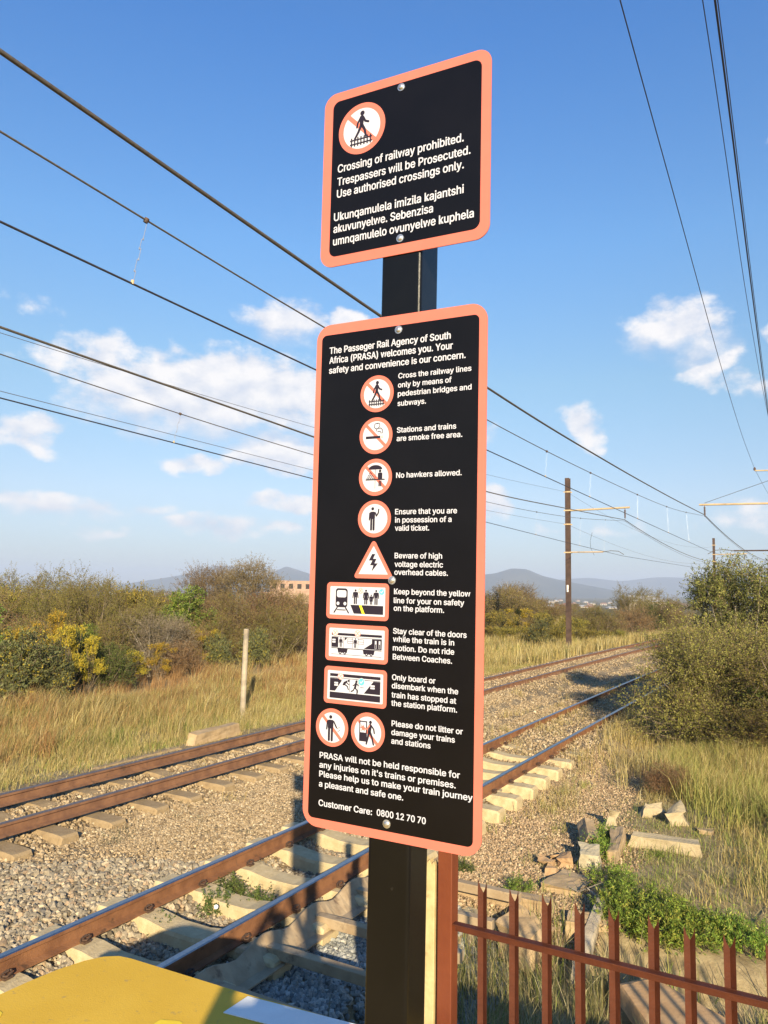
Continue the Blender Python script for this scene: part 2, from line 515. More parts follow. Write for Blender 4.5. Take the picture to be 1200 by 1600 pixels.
# ------------------------------------------------------------------ ground, hills
def build_ground():
    rr = np.concatenate([[0.0], np.geomspace(1.2, 60, 150), np.geomspace(62, 8400, 90)])
    n = 420
    th = np.linspace(0, 2 * pi, n, endpoint=False)
    R, T = np.meshgrid(rr[1:], th, indexing='ij')
    x = np.concatenate([[0], (R * np.sin(T)).ravel()])
    y = np.concatenate([[0], (R * np.cos(T)).ravel()])
    z = ground_z(x, y)
    idx = 1 + np.arange(R.size).reshape(R.shape)
    nx = np.roll(idx, -1, axis=1)
    F = np.stack([idx[:-1], idx[1:], nx[1:], nx[:-1]], -1).reshape(-1, 4)
    F = F[:, ::-1]
    cap = np.stack([np.zeros(n, int), idx[0], nx[0], nx[0]], -1)
    a, b = ab(x, y)
    grav = sstep(b, -10.9 + 0, -10.3) * (1 - sstep(b + .35 * wave(x, y, 9, 1.5), -2.9, -1.6)) * (1 - sstep(a, 70, 120))
    grav = np.where((b > -3.2) & (a < 7.6), 0, grav)
    veld = sstep(np.hypot(x, y), 60, 140)
    tint = np.stack([grav, np.zeros_like(grav), veld], -1)
    V = np.stack([x, y, z], -1)
    me = fast_mesh('ground', V, F, M['ground'], tint, smooth=True)
    o = put(bpy.data.objects.new('ground', me))
    tag(o, None, None, kind='structure')


build_ground()


def hill(name, az0, az1, dist, profile, depth, seed):
    """a ridge with real depth: profile = [(azimuth, height)], built as a heightfield"""
    nu, nv = 90, 24
    us = np.linspace(az0, az1, nu)
    pa, ph = zip(*profile)
    h0 = np.interp(us, pa, ph)
    k = np.array([.25, .5, .25])
    h0 = np.convolve(np.pad(h0, 1, mode='edge'), k, 'valid')
    V = []
    r = np.random.default_rng(seed)
    for j in range(nv):
        v = j / (nv - 1) * 2 - 1
        d = dist + v * depth
        f = max(0, cos(v * pi / 2)) ** 1.3
        x, y = np.sin(us) * d, np.cos(us) * d
        z = -18 + h0 * f * (1 + 0.10 * wave(x, y, seed, 0.006)) + 6 * f * wave(x, y, seed + 1, .015)
        V.append(np.stack([x, y, z], -1))
    V = np.concatenate(V)
    idx = np.arange(nu * nv).reshape(nv, nu)
    F = np.stack([idx[:-1, :-1], idx[:-1, 1:], idx[1:, 1:], idx[1:, :-1]], -1).reshape(-1, 4)
    o = put(bpy.data.objects.new(name, fast_mesh(name, V, F, M['hill'], smooth=True)))
    tag(o, None, None, kind='structure')


hill('hill', 0.02, 0.36, 4200, [(0.02, 0), (.07, 60), (.115, 105), (.145, 122), (.165, 152), (.185, 150), (.205, 112), (.235, 84), (.265, 62), (.30, 36), (.36, 0)], 700, 11)
hill('hill', 0.14, 0.62, 6800, [(0.14, 0), (.19, 100), (.23, 145), (.26, 165), (.30, 135), (.34, 160), (.38, 165), (.43, 150), (.47, 105), (.62, 0)], 900, 21)
hill('hill', -0.36, -0.14, 5200, [(-.36, 0), (-.30, 50), (-.25, 95), (-.215, 165), (-.19, 160), (-.165, 70), (-.14, 0)], 700, 31)
hill('hill', -0.22, 0.03, 4700, [(-.22, 0), (-.17, 60), (-.15, 100), (-.125, 152), (-.11, 130), (-.085, 95), (-.03, 70), (.03, 0)], 700, 41)
hill('hill', -0.85, -0.30, 7200, [(-.85, 0), (-.7, 50), (-.5, 35), (-.43, 45), (-.36, 40), (-.30, 0)], 800, 51)


# ------------------------------------------------------------------ the notice post
SC = Vector((0.01919, 1.58705, 2.99747))
SA = Vector((0.89066, -0.4545, -0.01238)).normalized()
SV = Vector((0.00543, -0.01659, 0.99985)).normalized()
SN = SA.cross(SV).normalized()
SV = SN.cross(SA).normalized()
SIGN_M = Matrix((SA, SV, SN)).transposed().to_4x4()
SIGN_M.translation = SC                                     # x along the panel, y up it, z towards the reader
PLATFORM_Z = CAMH - 1.85


def rrect(x0, x1, y0, y1, r, n=8):
    pts = []
    for cx, cy, a0 in ((x1 - r, y1 - r, 0), (x0 + r, y1 - r, 90), (x0 + r, y0 + r, 180), (x1 - r, y0 + r, 270)):
        pts += [(cx + r * cos(radians(a0 + 90 * k / n)), cy + r * sin(radians(a0 + 90 * k / n))) for k in range(n + 1)]
    return pts


class Flat:
    """layered flat artwork printed on a panel"""
    def __init__(s, cx=0, cy=0, k=1.0):
        s.v, s.f, s.m, s.mats = [], [], [], []
        s.cx, s.cy, s.k = cx, cy, k

    def poly(s, pts, mat, layer):
        z = 0.0007 + 0.00016 * layer
        o = len(s.v)
        s.v += [(s.cx + s.k * x, s.cy + s.k * y, z) for x, y in pts]
        s.f.append(tuple(range(o, o + len(pts))))
        if mat not in s.mats:
            s.mats.append(mat)
        s.m.append(s.mats.index(mat))

    def disc(s, x, y, r, mat, layer, n=40, ry=None):
        s.poly([(x + r * cos(2 * pi * j / n), y + (ry or r) * sin(2 * pi * j / n)) for j in range(n)], mat, layer)

    def rect(s, x0, x1, y0, y1, mat, layer, r=0):
        s.poly(rrect(x0, x1, y0, y1, r) if r else [(x0, y0), (x1, y0), (x1, y1), (x0, y1)], mat, layer)

    def cap(s, pts, w, mat, layer, w2=None):
        """a round-ended stroke through pts"""
        w2 = w if w2 is None else w2
        for i in range(len(pts) - 1):
            (x0, y0), (x1, y1) = pts[i], pts[i + 1]
            f0, f1 = i / (len(pts) - 1), (i + 1) / (len(pts) - 1)
            r0, r1 = (w + (w2 - w) * f0) / 2, (w + (w2 - w) * f1) / 2
            an = atan2(y1 - y0, x1 - x0)
            p = [(x0 + r0 * cos(an + pi / 2 + pi * j / 8), y0 + r0 * sin(an + pi / 2 + pi * j / 8)) for j in range(9)]
            p += [(x1 + r1 * cos(an - pi / 2 + pi * j / 8), y1 + r1 * sin(an - pi / 2 + pi * j / 8)) for j in range(9)]
            s.poly(p, mat, layer + 0.05 * (i % 3))

    def arc(s, cx, cy, r, a0, a1, w, mat, layer, n=16):
        o = [(cx + (r + w / 2) * cos(radians(a0 + (a1 - a0) * j / n)), cy + (r + w / 2) * sin(radians(a0 + (a1 - a0) * j / n))) for j in range(n + 1)]
        i = [(cx + (r - w / 2) * cos(radians(a0 + (a1 - a0) * j / n)), cy + (r - w / 2) * sin(radians(a0 + (a1 - a0) * j / n))) for j in range(n + 1)]
        s.poly(o + i[::-1], mat, layer)

    def build(s, name, parent):
        me = bpy.data.meshes.new(name)
        me.from_pydata(s.v, [], s.f)
        for m in s.mats:
            me.materials.append(M[m])
        me.polygons.foreach_set('material_index', s.m)
        me.update()
        return put(bpy.data.objects.new(name, me), parent)


try:
    FONT = bpy.data.fonts.load(bpy.utils.system_resource('DATAFILES', path='fonts') + '/Inter.woff2')
except Exception:
    FONT = None


def text_mesh(name, lines, parent, bold):
    """lines: (text, x0, x1, baseline, cap height) in panel metres; strokes are thickened by stacking slightly shifted copies"""
    def raw(t):
        cu = bpy.data.curves.new('line', 'FONT')
        cu.body = t
        if FONT:
            cu.font = FONT
        cu.fill_mode = 'FRONT'
        cu.resolution_u = 4
        o = bpy.data.objects.new('line', cu)
        COL.objects.link(o)
        bpy.context.view_layer.update()
        me = bpy.data.meshes.new_from_object(o.evaluated_get(bpy.context.evaluated_depsgraph_get()))
        bpy.data.objects.remove(o)
        v = [p.co.copy() for p in me.vertices]
        f = [tuple(p.vertices) for p in me.polygons]
        bpy.data.meshes.remove(me)
        return v, f
    hv, _ = raw('H')
    cap = max(p.y for p in hv) - min(p.y for p in hv)
    V, F = [], []
    for (t, x0, x1, y0, ch) in lines:
        v, f = raw(t)
        lo, hi = min(p.x for p in v), max(p.x for p in v)
        d = bold * ch
        kx, ky = (x1 - x0 - 2 * d) / (hi - lo), (ch - 1.2 * d) / cap
        for c, (ox, oy) in enumerate(((0, 0), (1, 0), (-1, 0), (.6, .6), (-.6, -.6), (.6, -.6), (-.6, .6))):
            o = len(V)
            V += [(x0 + d + (p.x - lo) * kx + ox * d, y0 + .6 * d + p.y * ky + oy * d, 0.00072 + c * .00001) for p in v]
            F += [tuple(i + o for i in q) for q in f]
    me = bpy.data.meshes.new(name)
    me.from_pydata(V, [], F)
    me.materials.append(M['sign_white'])
    me.update()
    return put(bpy.data.objects.new(name, me), parent)


def pict_base(cx, cy, r, inner=0.79, bar=True):
    f = Flat(cx, cy, r)
    f.disc(0, 0, 1, 'sign_salmon', 0, 64)
    f.disc(0, 0, inner, 'sign_white', 1, 64)
    if bar:
        c = cos(radians(-45)) * .86
        w = 0.085
        d = w * .7071
        f.poly([(-c - d, c - d), (c - d, -c - d), (c + d, -c + d), (-c + d, c + d)], 'sign_salmon', 2)
    return f


def man(f, x, y, h, layer, ink='sign_ink', dress=False):
    """standing figure, feet at y"""
    f.disc(x, y + h * .92, h * .075, ink, layer, 20)
    f.rect(x - h * .13, x + h * .13, y + h * .45, y + h * .82, ink, layer, h * .05)
    if dress:
        f.poly([(x - h * .1, y + h * .6), (x + h * .1, y + h * .6), (x + h * .19, y + h * .3), (x - h * .19, y + h * .3)], ink, layer + .2)
    for sgn in (-1, 1):
        f.cap([(x + sgn * h * .155, y + h * .77), (x + sgn * h * .2, y + h * .44)], h * .075, ink, layer + .3)
        f.cap([(x + sgn * h * .07, y + h * .48), (x + sgn * h * .07, y + h * .04)], h * .1, ink, layer + .4)


def walker(f, layer):
    k = 'sign_ink'
    f.disc(.02, .60, .095, k, layer, 24)
    f.cap([(.0, .42), (-.01, .1)], .2, k, layer, .15)
    f.cap([(-.06, .42), (-.17, .24), (-.2, .08)], .085, k, layer + .2)
    f.cap([(.07, .42), (.15, .26), (.29, .2)], .085, k, layer + .2)
    f.cap([(-.03, .12), (-.13, -.12), (-.28, -.36)], .12, k, layer + .4, .09)
    f.cap([(.02, .12), (.13, -.07), (.19, -.33)], .12, k, layer + .4, .09)


def track_strip(f, layer):
    for yy in (-.41, -.57):
        f.rect(-.49, .46, yy - .028, yy + .028, 'sign_ink', layer)
    for k in range(7):
        x = -.42 + k * .135
        f.rect(x - .028, x + .028, -.66, -.31, 'sign_ink', layer + .3)


def cross_mark(f, x, y, r):
    f.disc(x, y, r, 'sign_pink', 4, 24)
    f.disc(x, y, r * .78, 'sign_white', 5, 24)
    for sg in (-1, 1):
        f.cap([(x - r * .4, y - sg * r * .45), (x + r * .4, y + sg * r * .45)], r * .3, 'sign_pink', 6 + .3 * sg)


def tick_mark(f, x, y, r):
    f.disc(x, y, r * 1.15, 'sign_white', 4, 24)
    f.disc(x, y, r, 'sign_teal', 5, 24)
    f.cap([(x - r * .45, y + r * .02), (x - r * .1, y - r * .32), (x + r * .5, y + r * .4)], r * .28, 'sign_white', 6)


def bolt_mesh():
    b = MB()
    n = 14
    rings = [(0.0086, 0.0), (0.0086, 0.0012), (0.0058, 0.0014), (0.0056, 0.0034), (0.0042, 0.0048), (0.002, 0.0054)]
    vs = [(r * cos(2 * pi * j / n), r * sin(2 * pi * j / n), z) for r, z in rings for j in range(n)]
    fs = [(k * n + j, k * n + (j + 1) % n, (k + 1) * n + (j + 1) % n, (k + 1) * n + j) for k in range(len(rings) - 1) for j in range(n)]
    fs.append(tuple((len(rings) - 1) * n + j for j in range(n)))
    b.add(vs, fs)
    return b.mesh('bolt', M['bolt'])


def build_sign():
    root = bpy.data.objects.new('information_sign', None)
    root.empty_display_size = .2
    COL.objects.link(root)
    root.matrix_world = SIGN_M
    tag(root, 'tall black notice post with two black panels edged in orange, full of white safety rules', 'sign')
    # square tube; its foot stands on the platform
    foot = -(SC.z - PLATFORM_Z) / SV.z - 0.02
    post = MB()
    w = 0.094
    x0, x1, zb = -0.0445, -0.0445 + w, -0.0035
    post.box(x0, x1, foot, 1.075, zb - w, zb)
    post.build('post', M['post_black'], root, bevel=.008, seg=4)
    pc = MB()
    pc.box(x0 - .004, x1 + .004, 1.0751, 1.084, zb - w - .004, zb + .0005)
    pc.build('post_cap', M['post_black'], root, bevel=.003)
    bp = MB()
    bp.box(x0 - .06, x1 + .06, foot + .021, foot + .031, zb - w - .06, zb + .06)
    bp.build('base_plate', M['post_black'], root, bevel=.002)
    bm_ = bolt_mesh()

    def panel(px0, px1, py0, py1, r, ix0, ix1, iy0, iy1, ri):
        p = MB()
        p.prism(rrect(px0, px1, py0, py1, r, 12), -0.003, 0.0, lambda x, y, h: (x, y, h))
        o = p.build('panel', M['sign_salmon'], root)
        f = Flat()
        f.poly(rrect(ix0, ix1, iy0, iy1, ri, 10), 'sign_black', -2)
        f.build('black_field', o)
        return o

    def bolts(o, pts):
        for x, y in pts:
            b = put(bpy.data.objects.new('bolt', bm_), o)
            b.location = (x, y, 0.0006)
            b.rotation_euler = (0, 0, x * 90 + y * 7)

    # --- upper panel: no crossing of the line
    up = panel(-.1979, .2021, .6914, 1.0989, .031, -.1752, .1815, .7140, 1.0783, .017)
    up['label'] = 'small square panel forbidding people to cross the line'
    warn = [
        ("Crossing of railway prohibited.", -.1588, .1438, .9078, .0187), ("Trespassers will be Prosecuted.", -.1592, .1590, .8772, .0187),
        ("Use authorised crossings only.", -.1592, .1449, .8492, .0187), ("Ukunqamulela imizila kajantshi", -.1652, .1455, .7960, .0187),
        ("akuvunyelwe. Sebenzisa", -.1655, .0772, .7686, .0187), ("umnqamulelo ovunyelwe kuphela", -.1656, .1682, .7397, .0187)]
    text_mesh('lettering', warn[:3], up, .028)
    text_mesh('lettering', warn[3:], up, .028)
    f = pict_base(-.0997, .9984, .0588)
    walker(f, 3)
    track_strip(f, 4)
    f.build('pictogram', up)['label'] = 'no walking across the rails'
    bolts(up, [(-.0035, 1.0673), (.0016, .7259)])

    # --- lower panel: the rules
    lo = panel(-.2, .2, -.5213, .5584, .036, -.1865, .1830, -.5035, .5352, .012)
    lo['label'] = 'tall panel listing the station rules with pictograms'
    i, k = .0114, .0149
    rules = [
        ("The Passeger Rail Agency of South", -.1663, .1217, .4919, k), ("Africa (PRASA) welcomes you. Your", -.1663, .1268, .4700, k),
        ("safety and convenience is our concern.", -.1661, .1547, .4477, k - .0006),
        ("Cross the railway lines", .0043, .1675, .4202, i), ("only by means of", .0041, .1250, .4007, i),
        ("pedestrian bridges and", .0041, .1683, .3820, i), ("subways.", .0039, .0692, .3615, i),
        ("Stations and trains", .0039, .1366, .3048, i), ("are smoke free area.", .0037, .1500, .2870, i),
        ("No hawkers allowed.", .0043, .1498, .2097, i),
        ("Ensure that you are", .0038, .1411, .1337, i), ("in possession of a", .0040, .1297, .1166, i), ("valid ticket.", .0042, .0814, .0998, i),
        ("Beware of high", .0048, .1107, .0431, i), ("voltage electric", .0051, .1128, .0255, i), ("overhead cables.", .0050, .1237, .0092, i),
        ("Keep beyond the yellow", .0052, .1714, -.0304, i), ("line for your on safety", .0050, .1590, -.0485, i), ("on the platform.", .0052, .1168, -.0643, i),
        ("Stay clear of the doors", .0050, .1650, -.1106, i), ("while the train is in", .0052, .1393, -.1269, i),
        ("motion. Do not ride", .0053, .1396, -.1447, i), ("Between Coaches.", .0055, .1354, -.1625, i),
        ("Only board or", .0048, .1009, -.2038, i), ("disembark when the", .0047, .1491, -.2205, i),
        ("train has stopped at", .0046, .1452, -.2388, i), ("the station platform.", .0044, .1473, -.2554, i),
        ("Please do not litter or", .0062, .1599, -.2957, i), ("damage your trains", .0060, .1436, -.3131, i), ("and stations", .0062, .0927, -.3303, i),
        ("PRASA will not be held responsible for", -.1616, .1552, -.3791, .0124), ("any injuries on it's trains or premises.", -.1614, .1467, -.3989, .0124),
        ("Please help us to make your train journey", -.1612, .1816, -.4175, .0124), ("a pleasant and safe one.", -.1612, .0356, -.4380, .0124),
        ("Customer Care:", -.1607, -.0336, -.4771, .0128), ("0800 12 70 70", -.0230, .0853, -.4760, .0128)]
    at = 0
    for count in (3, 4, 2, 1, 3, 3, 3, 4, 4, 3, 4, 2):
        text_mesh('lettering', rules[at:at + count], lo, .035)
        at += count
    K = 'sign_ink'
    f = pict_base(-.0454, .3923, .0396)
    walker(f, 3)
    track_strip(f, 4)
    f.build('pictogram', lo)['label'] = 'no walking across the rails'
    f = pict_base(-.0456, .302, .0392)
    f.rect(-.60, .28, -.16, -.02, K, 4)
    f.rect(.33, .37, -.16, -.02, 'sign_pink', 4)
    f.rect(.41, .45, -.16, -.02, 'sign_pink', 4)
    f.arc(.05, .52, .15, 60, 330, .035, K, 4)
    f.arc(.16, .27, .12, 90, 200, .035, K, 4.3)
    f.cap([(.16, .39), (.3, .4), (.4, .3), (.41, .12)], .035, K, 4.6)
    f.cap([(.12, .22), (.24, .23), (.32, .16), (.33, .1)], .035, K, 4.8)
    f.arc(.12, .56, .12, -60, 130, .035, K, 4.1)
    f.build('pictogram', lo)['label'] = 'no smoking'
    f = pict_base(-.0445, .2132, .0392)
    f.poly([(.42 * cos(pi * j / 16), .42 + .24 * sin(pi * j / 16)) for j in range(17)], K, 4)
    f.rect(-.012, .012, -.62, .44, K, 4.2)
    f.disc(.29, .33, .075, K, 4, 20)
    f.rect(.16, .43, -.12, .24, K, 4.4, .06)
    f.rect(.21, .29, -.5, -.2, K, 4.4)
    f.rect(.31, .39, -.5, -.2, K, 4.4)
    f.rect(-.58, .58, -.16, -.10, K, 4.8)
    for row in range(5):
        for q in range(row + 1):
            f.disc(-.28 + (q - row / 2) * .105, .28 - row * .085, .036, K, 4.6, 10)
    f.build('pictogram', lo)['label'] = 'no hawkers'
    f = pict_base(-.0446, .1255, .039, bar=False)
    f.disc(-.1, .54, .085, K, 4, 20)
    f.rect(-.25, .05, -.02, .38, K, 4, .07)
    f.cap([(-.27, .3), (-.29, -.06)], .075, K, 4.2)
    f.cap([(.06, .32), (.14, .15), (.25, .32), (.27, .5)], .075, K, 4.2)
    f.cap([(-.17, .05), (-.17, -.58)], .12, K, 4.4)
    f.cap([(-.02, .05), (-.02, -.58)], .12, K, 4.4)
    f.build('pictogram', lo)['label'] = 'show a ticket'
    f = Flat(-.0443, .034)
    f.poly([(-.0395, -.0335)] + [(.0395, -.0335), (.0425, -.0325), (.0443, -.029), (.0435, -.0255), (.0052, .0412), (.0028, .0436), (0, .0444), (-.0028, .0436),
           (-.0052, .0412), (-.0435, -.0255), (-.0443, -.029), (-.0425, -.0325)], 'sign_salmon', 0)
    f.poly([(-.0345, -.0248), (.0345, -.0248), (.0008, .0335), (-.0008, .0335)], 'sign_white', 1)
    f.poly([(-.003, .0175), (.0045, .0175), (-.0005, .0075), (.0075, .0075), (.003, -.002), (.011, -.002), (-.0035, -.0195), (.0005, -.006),
            (-.0075, -.006), (-.002, .004), (-.0105, .004)], K, 4)
    f.build('pictogram', lo)['label'] = 'high voltage triangle'

    def board(cx, cy):
        f = Flat(cx, cy, .001)
        f.poly(rrect(-74.5, 74.5, -38.5, 38.5, 9), 'sign_salmon', 0)
        f.poly(rrect(-66, 66, -30, 30, 2.5), 'sign_white', 1)
        return f
    f = board(-.0806, -.0478)                                 # keep behind the line
    f.rect(-52, -23, -14, 26, K, 3, 6)
    f.poly(rrect(-49, -26, 7, 22, 4), 'sign_white', 4)
    f.disc(-46, -6, 3.6, 'sign_white', 4, 20)
    f.disc(-29, -6, 3.6, 'sign_white', 4, 20)
    f.cap([(-48, -15), (-55, -25)], 3, K, 3.2)
    f.cap([(-27, -15), (-20, -25)], 3, K, 3.4)
    f.rect(-48, -27, -20.5, -18.5, K, 3.6)
    f.poly([(-16, -8), (62, -8), (62, -26), (-7, -26)], K, 3)
    f.poly([(5, -7.8), (10.5, -7.8), (19, -26.2), (13, -26.2)], 'sign_yellow', 4)
    man(f, -4, -6, 31, 3)
    man(f, 21, -6, 31, 3, dress=True)
    man(f, 33.5, -6, 21, 3, dress=True)
    man(f, 45, -6, 31, 3)
    cross_mark(f, 8, 22, 6)
    tick_mark(f, 58, 21, 6)
    f.build('pictogram', lo)['label'] = 'train beside a platform with its yellow line'
    f = board(-.0800, -.1358)                                 # stay clear of the doors
    f.rect(-60, 60, 15, 20, K, 3)
    f.rect(-60, 60, 11.5, 12.3, K, 3)
    f.rect(-60, -44, -10, 11, K, 3)
    f.rect(-58, -50, -1, 2.5, 'sign_white', 4)
    f.rect(-58, -50, 3.6, 7, 'sign_white', 4)
    f.poly([(-28, 11), (-21, 11), (-28, 4)], K, 3)
    f.poly([(18, -10), (60, -10), (60, 11), (37, 11), (37, 2)], K, 3)
    for xx in (-14, 11):
        f.rect(xx - 7, xx + 7, 8.2, 9, K, 3.2)
        f.rect(xx - 7, xx + 7, 3.4, 4.1, K, 3.2)
        f.rect(xx - 7, xx + 7, -1, -.3, K, 3.2)
        f.rect(xx - 7, xx - 6.3, -1, 9, K, 3.4)
        f.rect(xx + 6.3, xx + 7, -1, 9, K, 3.4)
    f.rect(26, 35, 4, 7.5, 'sign_white', 4)
    f.rect(26, 35, -.5, 3, 'sign_white', 4)
    for xx in (46, 55):
        f.rect(xx - 2, xx + 2, -8, 8, 'sign_white', 4)
        f.rect(xx - 1.2, xx + 1.2, -7.5, 1, K, 5)
    for xx in (-37, -2):
        f.rect(xx - 7, xx + 7, -10, 11, 'sign_white', 4)
        f.rect(xx - 7, xx - 6.2, -10, 11, K, 4.5)
        f.rect(xx + 6.2, xx + 7, -10, 11, K, 4.5)
        man(f, xx, -9, 20, 5)
    f.rect(-60, 60, -12.5, -11, K, 3)
    f.poly([(-45, -12), (-20, -12), (-22, -21), (-43, -21)], K, 3)
    f.poly([(16, -12), (44, -12), (42, -21), (18, -21)], K, 3)
    for xx in (-38, -27, 25, 36):
        f.disc(xx, -21, 3.2, K, 3.5, 14)
        f.disc(xx, -21, 1.2, 'sign_white', 4.5, 10)
    f.rect(-60, 60, -25, -24.2, K, 3)
    cross_mark(f, -51, 20, 7)
    cross_mark(f, 3, 21, 7)
    f.build('pictogram', lo)['label'] = 'coach with people in its doorways'
    f = board(-.0810, -.2248)                                 # board only when stopped
    f.rect(-60, 60, 18, 24, K, 3)
    f.poly([(-60, 14), (-36, 14), (-31, 10), (-47, -12), (-60, -12)], K, 3)
    f.poly([(60, 14), (44, 14), (22, -12), (60, -12)], K, 3)
    f.rect(-49, -40, 3, 6.5, 'sign_white', 4)
    f.rect(-49, -40, -1.5, 2, 'sign_white', 4)
    f.rect(37, 47, 3, 6.5, 'sign_white', 4)
    f.rect(37, 47, -1.5, 2, 'sign_white', 4)
    f.rect(-60, 60, 14.6, 15.6, K, 3.4)
    f.rect(-12.5, -11.5, -12, 15, K, 3.4)
    f.rect(7.5, 8.5, -12, 15, K, 3.4)
    f.rect(-60, 60, -27, -14.5, K, 3)
    f.disc(-15, 11, 2.4, K, 4, 14)
    f.cap([(-20, 9), (-26, 3)], 4.5, K, 4)
    f.cap([(-19, 7), (-14, 3)], 2, K, 4.2)
    f.cap([(-24, 3), (-17, -1), (-15, -7)], 2.4, K, 4.2)
    f.cap([(-25, 8), (-28, 2)], 2, K, 4.4)
    f.disc(4, 11, 2.6, K, 4, 14)
    f.cap([(3, 7), (1, -2)], 5, K, 4)
    f.cap([(4, 6), (9, 3)], 2, K, 4.2)
    f.cap([(1, 5), (-4, 2)], 2, K, 4.2)
    f.cap([(1, -2), (6, -7), (6, -14)], 2.6, K, 4.4)
    f.cap([(0, -2), (-3, -8), (-8, -10)], 2.6, K, 4.4)
    f.rect(13, 22, -1, 0, K, 3.4)
    cross_mark(f, -34, 19, 7)
    tick_mark(f, 16, 11, 7)
    f.build('pictogram', lo)['label'] = 'people boarding a coach'
    f = pict_base(-.1334, -.3135, .0393)
    f.disc(-.08, .55, .095, K, 4, 20)
    f.rect(-.25, .1, -.06, .4, K, 4, .06)
    f.cap([(-.28, .32), (-.31, -.1)], .08, K, 4.2)
    f.cap([(.12, .32), (.3, .02)], .08, K, 4.2)
    f.cap([(-.16, 0), (-.16, -.66)], .13, K, 4.4)
    f.cap([(.02, 0), (.02, -.66)], .13, K, 4.4)
    for x, y in ((.38, -.02), (.45, .06), (.4, -.16), (.47, -.1)):
        f.disc(x, y, .03, K, 4, 10)
    f.build('pictogram', lo)['label'] = 'no littering'
    f = pict_base(-.0479, -.3137, .0393)
    f.rect(-.5, -.04, -.5, .55, K, 3)
    f.rect(-.44, -.1, -.04, .49, 'sign_white', 4)
    f.poly([(-.42, .4), (-.3, .27), (-.26, .36), (-.2, .24), (-.13, .22), (-.2, .12), (-.14, .02), (-.28, .1), (-.38, .0), (-.34, .16), (-.44, .2), (-.36, .27)], 'sign_salmon', 5)
    f.disc(.16, .52, .085, K, 5, 20)
    f.cap([(.15, .34), (.1, .02)], .19, K, 5)
    f.cap([(.1, .34), (-.03, .16), (-.2, .15)], .075, 'sign_salmon', 5.4)
    f.cap([(.22, .34), (.36, .18), (.4, -.02)], .075, K, 5.4)
    f.cap([(.08, .02), (.02, -.3), (-.06, -.6)], .13, K, 5.6, .09)
    f.cap([(.14, .02), (.27, -.25), (.36, -.6)], .13, K, 5.6, .09)
    f.build('pictogram', lo)['label'] = 'no vandalism'
    bolts(lo, [(.0029, .5255), (.0002, -.0021), (.0002, -.4887)])


build_sign()


# ------------------------------------------------------------------ track
SLEEPER_PITCH = 0.70
NEAR_TOP, FAR_TOP = 0.20, 0.24       # rail head level


def build_rail(name, b, a0, a1, top, side_mat, head_mat, label):
    h = 0.155
    prof = [(-.0635, 0), (.0635, 0), (.0635, .012), (.012, .03), (.009, .105), (.034, .118), (.034, .146), (.026, .155),
            (-.026, .155), (-.034, .146), (-.034, .118), (-.009, .105), (-.012, .03), (-.0635, .012)]
    n = len(prof)
    aa = np.arange(a0, a1 + .01, 1.0)
    V, F, fm = [], [], []
    for a in aa:
        for (s, z) in prof:
            V.append(twc(a, b + s, top - h + z))
    for k in range(len(aa) - 1):
        for j in range(n):
            F.append((k * n + j, k * n + (j + 1) % n, (k + 1) * n + (j + 1) % n, (k + 1) * n + j))
            fm.append(1 if j in (6, 7, 8) else 0)
    me = fast_mesh(name, V, F, [M[side_mat], M[head_mat]], fmat=fm)
    o = put(bpy.data.objects.new(name, me))
    return tag(o, label, 'rail', 'running rails of the two tracks')


G2 = 1.13 / 2
build_rail('rail', NEAR_B + G2, -4, 75, NEAR_TOP, 'rust', 'polish', 'orange rusty rail with a bright top, nearest the notice post and its platform')
build_rail('rail', NEAR_B - G2, -4, 75, NEAR_TOP, 'rust', 'polish', 'orange rusty rail with a bright top, second one from the platform')
build_rail('rail', FAR_B + G2, -2, 80, FAR_TOP, 'rust_dark', 'polish_dull', 'dull brown rail of the far track, on its gravel side')
build_rail('rail', FAR_B - G2, -2, 80, FAR_TOP, 'rust_dark', 'polish_dull', 'dull brown rail of the far track, beside the dry grass verge')


def sleeper_proto(mat, name='sleeper'):
    """prestressed block 2.06 m long, along local x; top of the rail seat at z = 0"""
    xs = [-1.03, -1.0, -.86, -.40, -.15, .15, .40, .86, 1.0, 1.03]
    tz = [-.035, -.008, 0, 0, -.035, -.035, 0, 0, -.008, -.035]
    b = MB()
    vs, fs = [], []
    for x, z in zip(xs, tz):
        k = .92 if abs(x) > 1.01 else 1.0
        vs += [(x, -.148 * k, -.22), (x, .148 * k, -.22), (x, .132 * k, z - .03), (x, .116 * k, z), (x, -.116 * k, z), (x, -.132 * k, z - .03)]
    n = 6
    for k in range(len(xs) - 1):
        fs += [(k * n + j, k * n + (j + 1) % n, (k + 1) * n + (j + 1) % n, (k + 1) * n + j) for j in range(n)]
    fs += [tuple(range(n - 1, -1, -1)), tuple((len(xs) - 1) * n + j for j in range(n))]
    b.add(vs, fs)
    return b.mesh(name, M[mat])


def clip_proto():
    b = MB()
    b.box(-.035, .035, -.045, .045, -.004, .016)
    pts = [(-.01, -.055, .02), (-.03, -.03, .035), (-.03, .02, .05), (0, .05, .05), (.03, .03, .045), (.035, -.02, .03), (.015, -.05, .035), (-.005, -.03, .05), (0.0, .02, .055)]
    b.tube(pts, .0095, 6)
    return b.mesh('rail_clip', M['clip'])


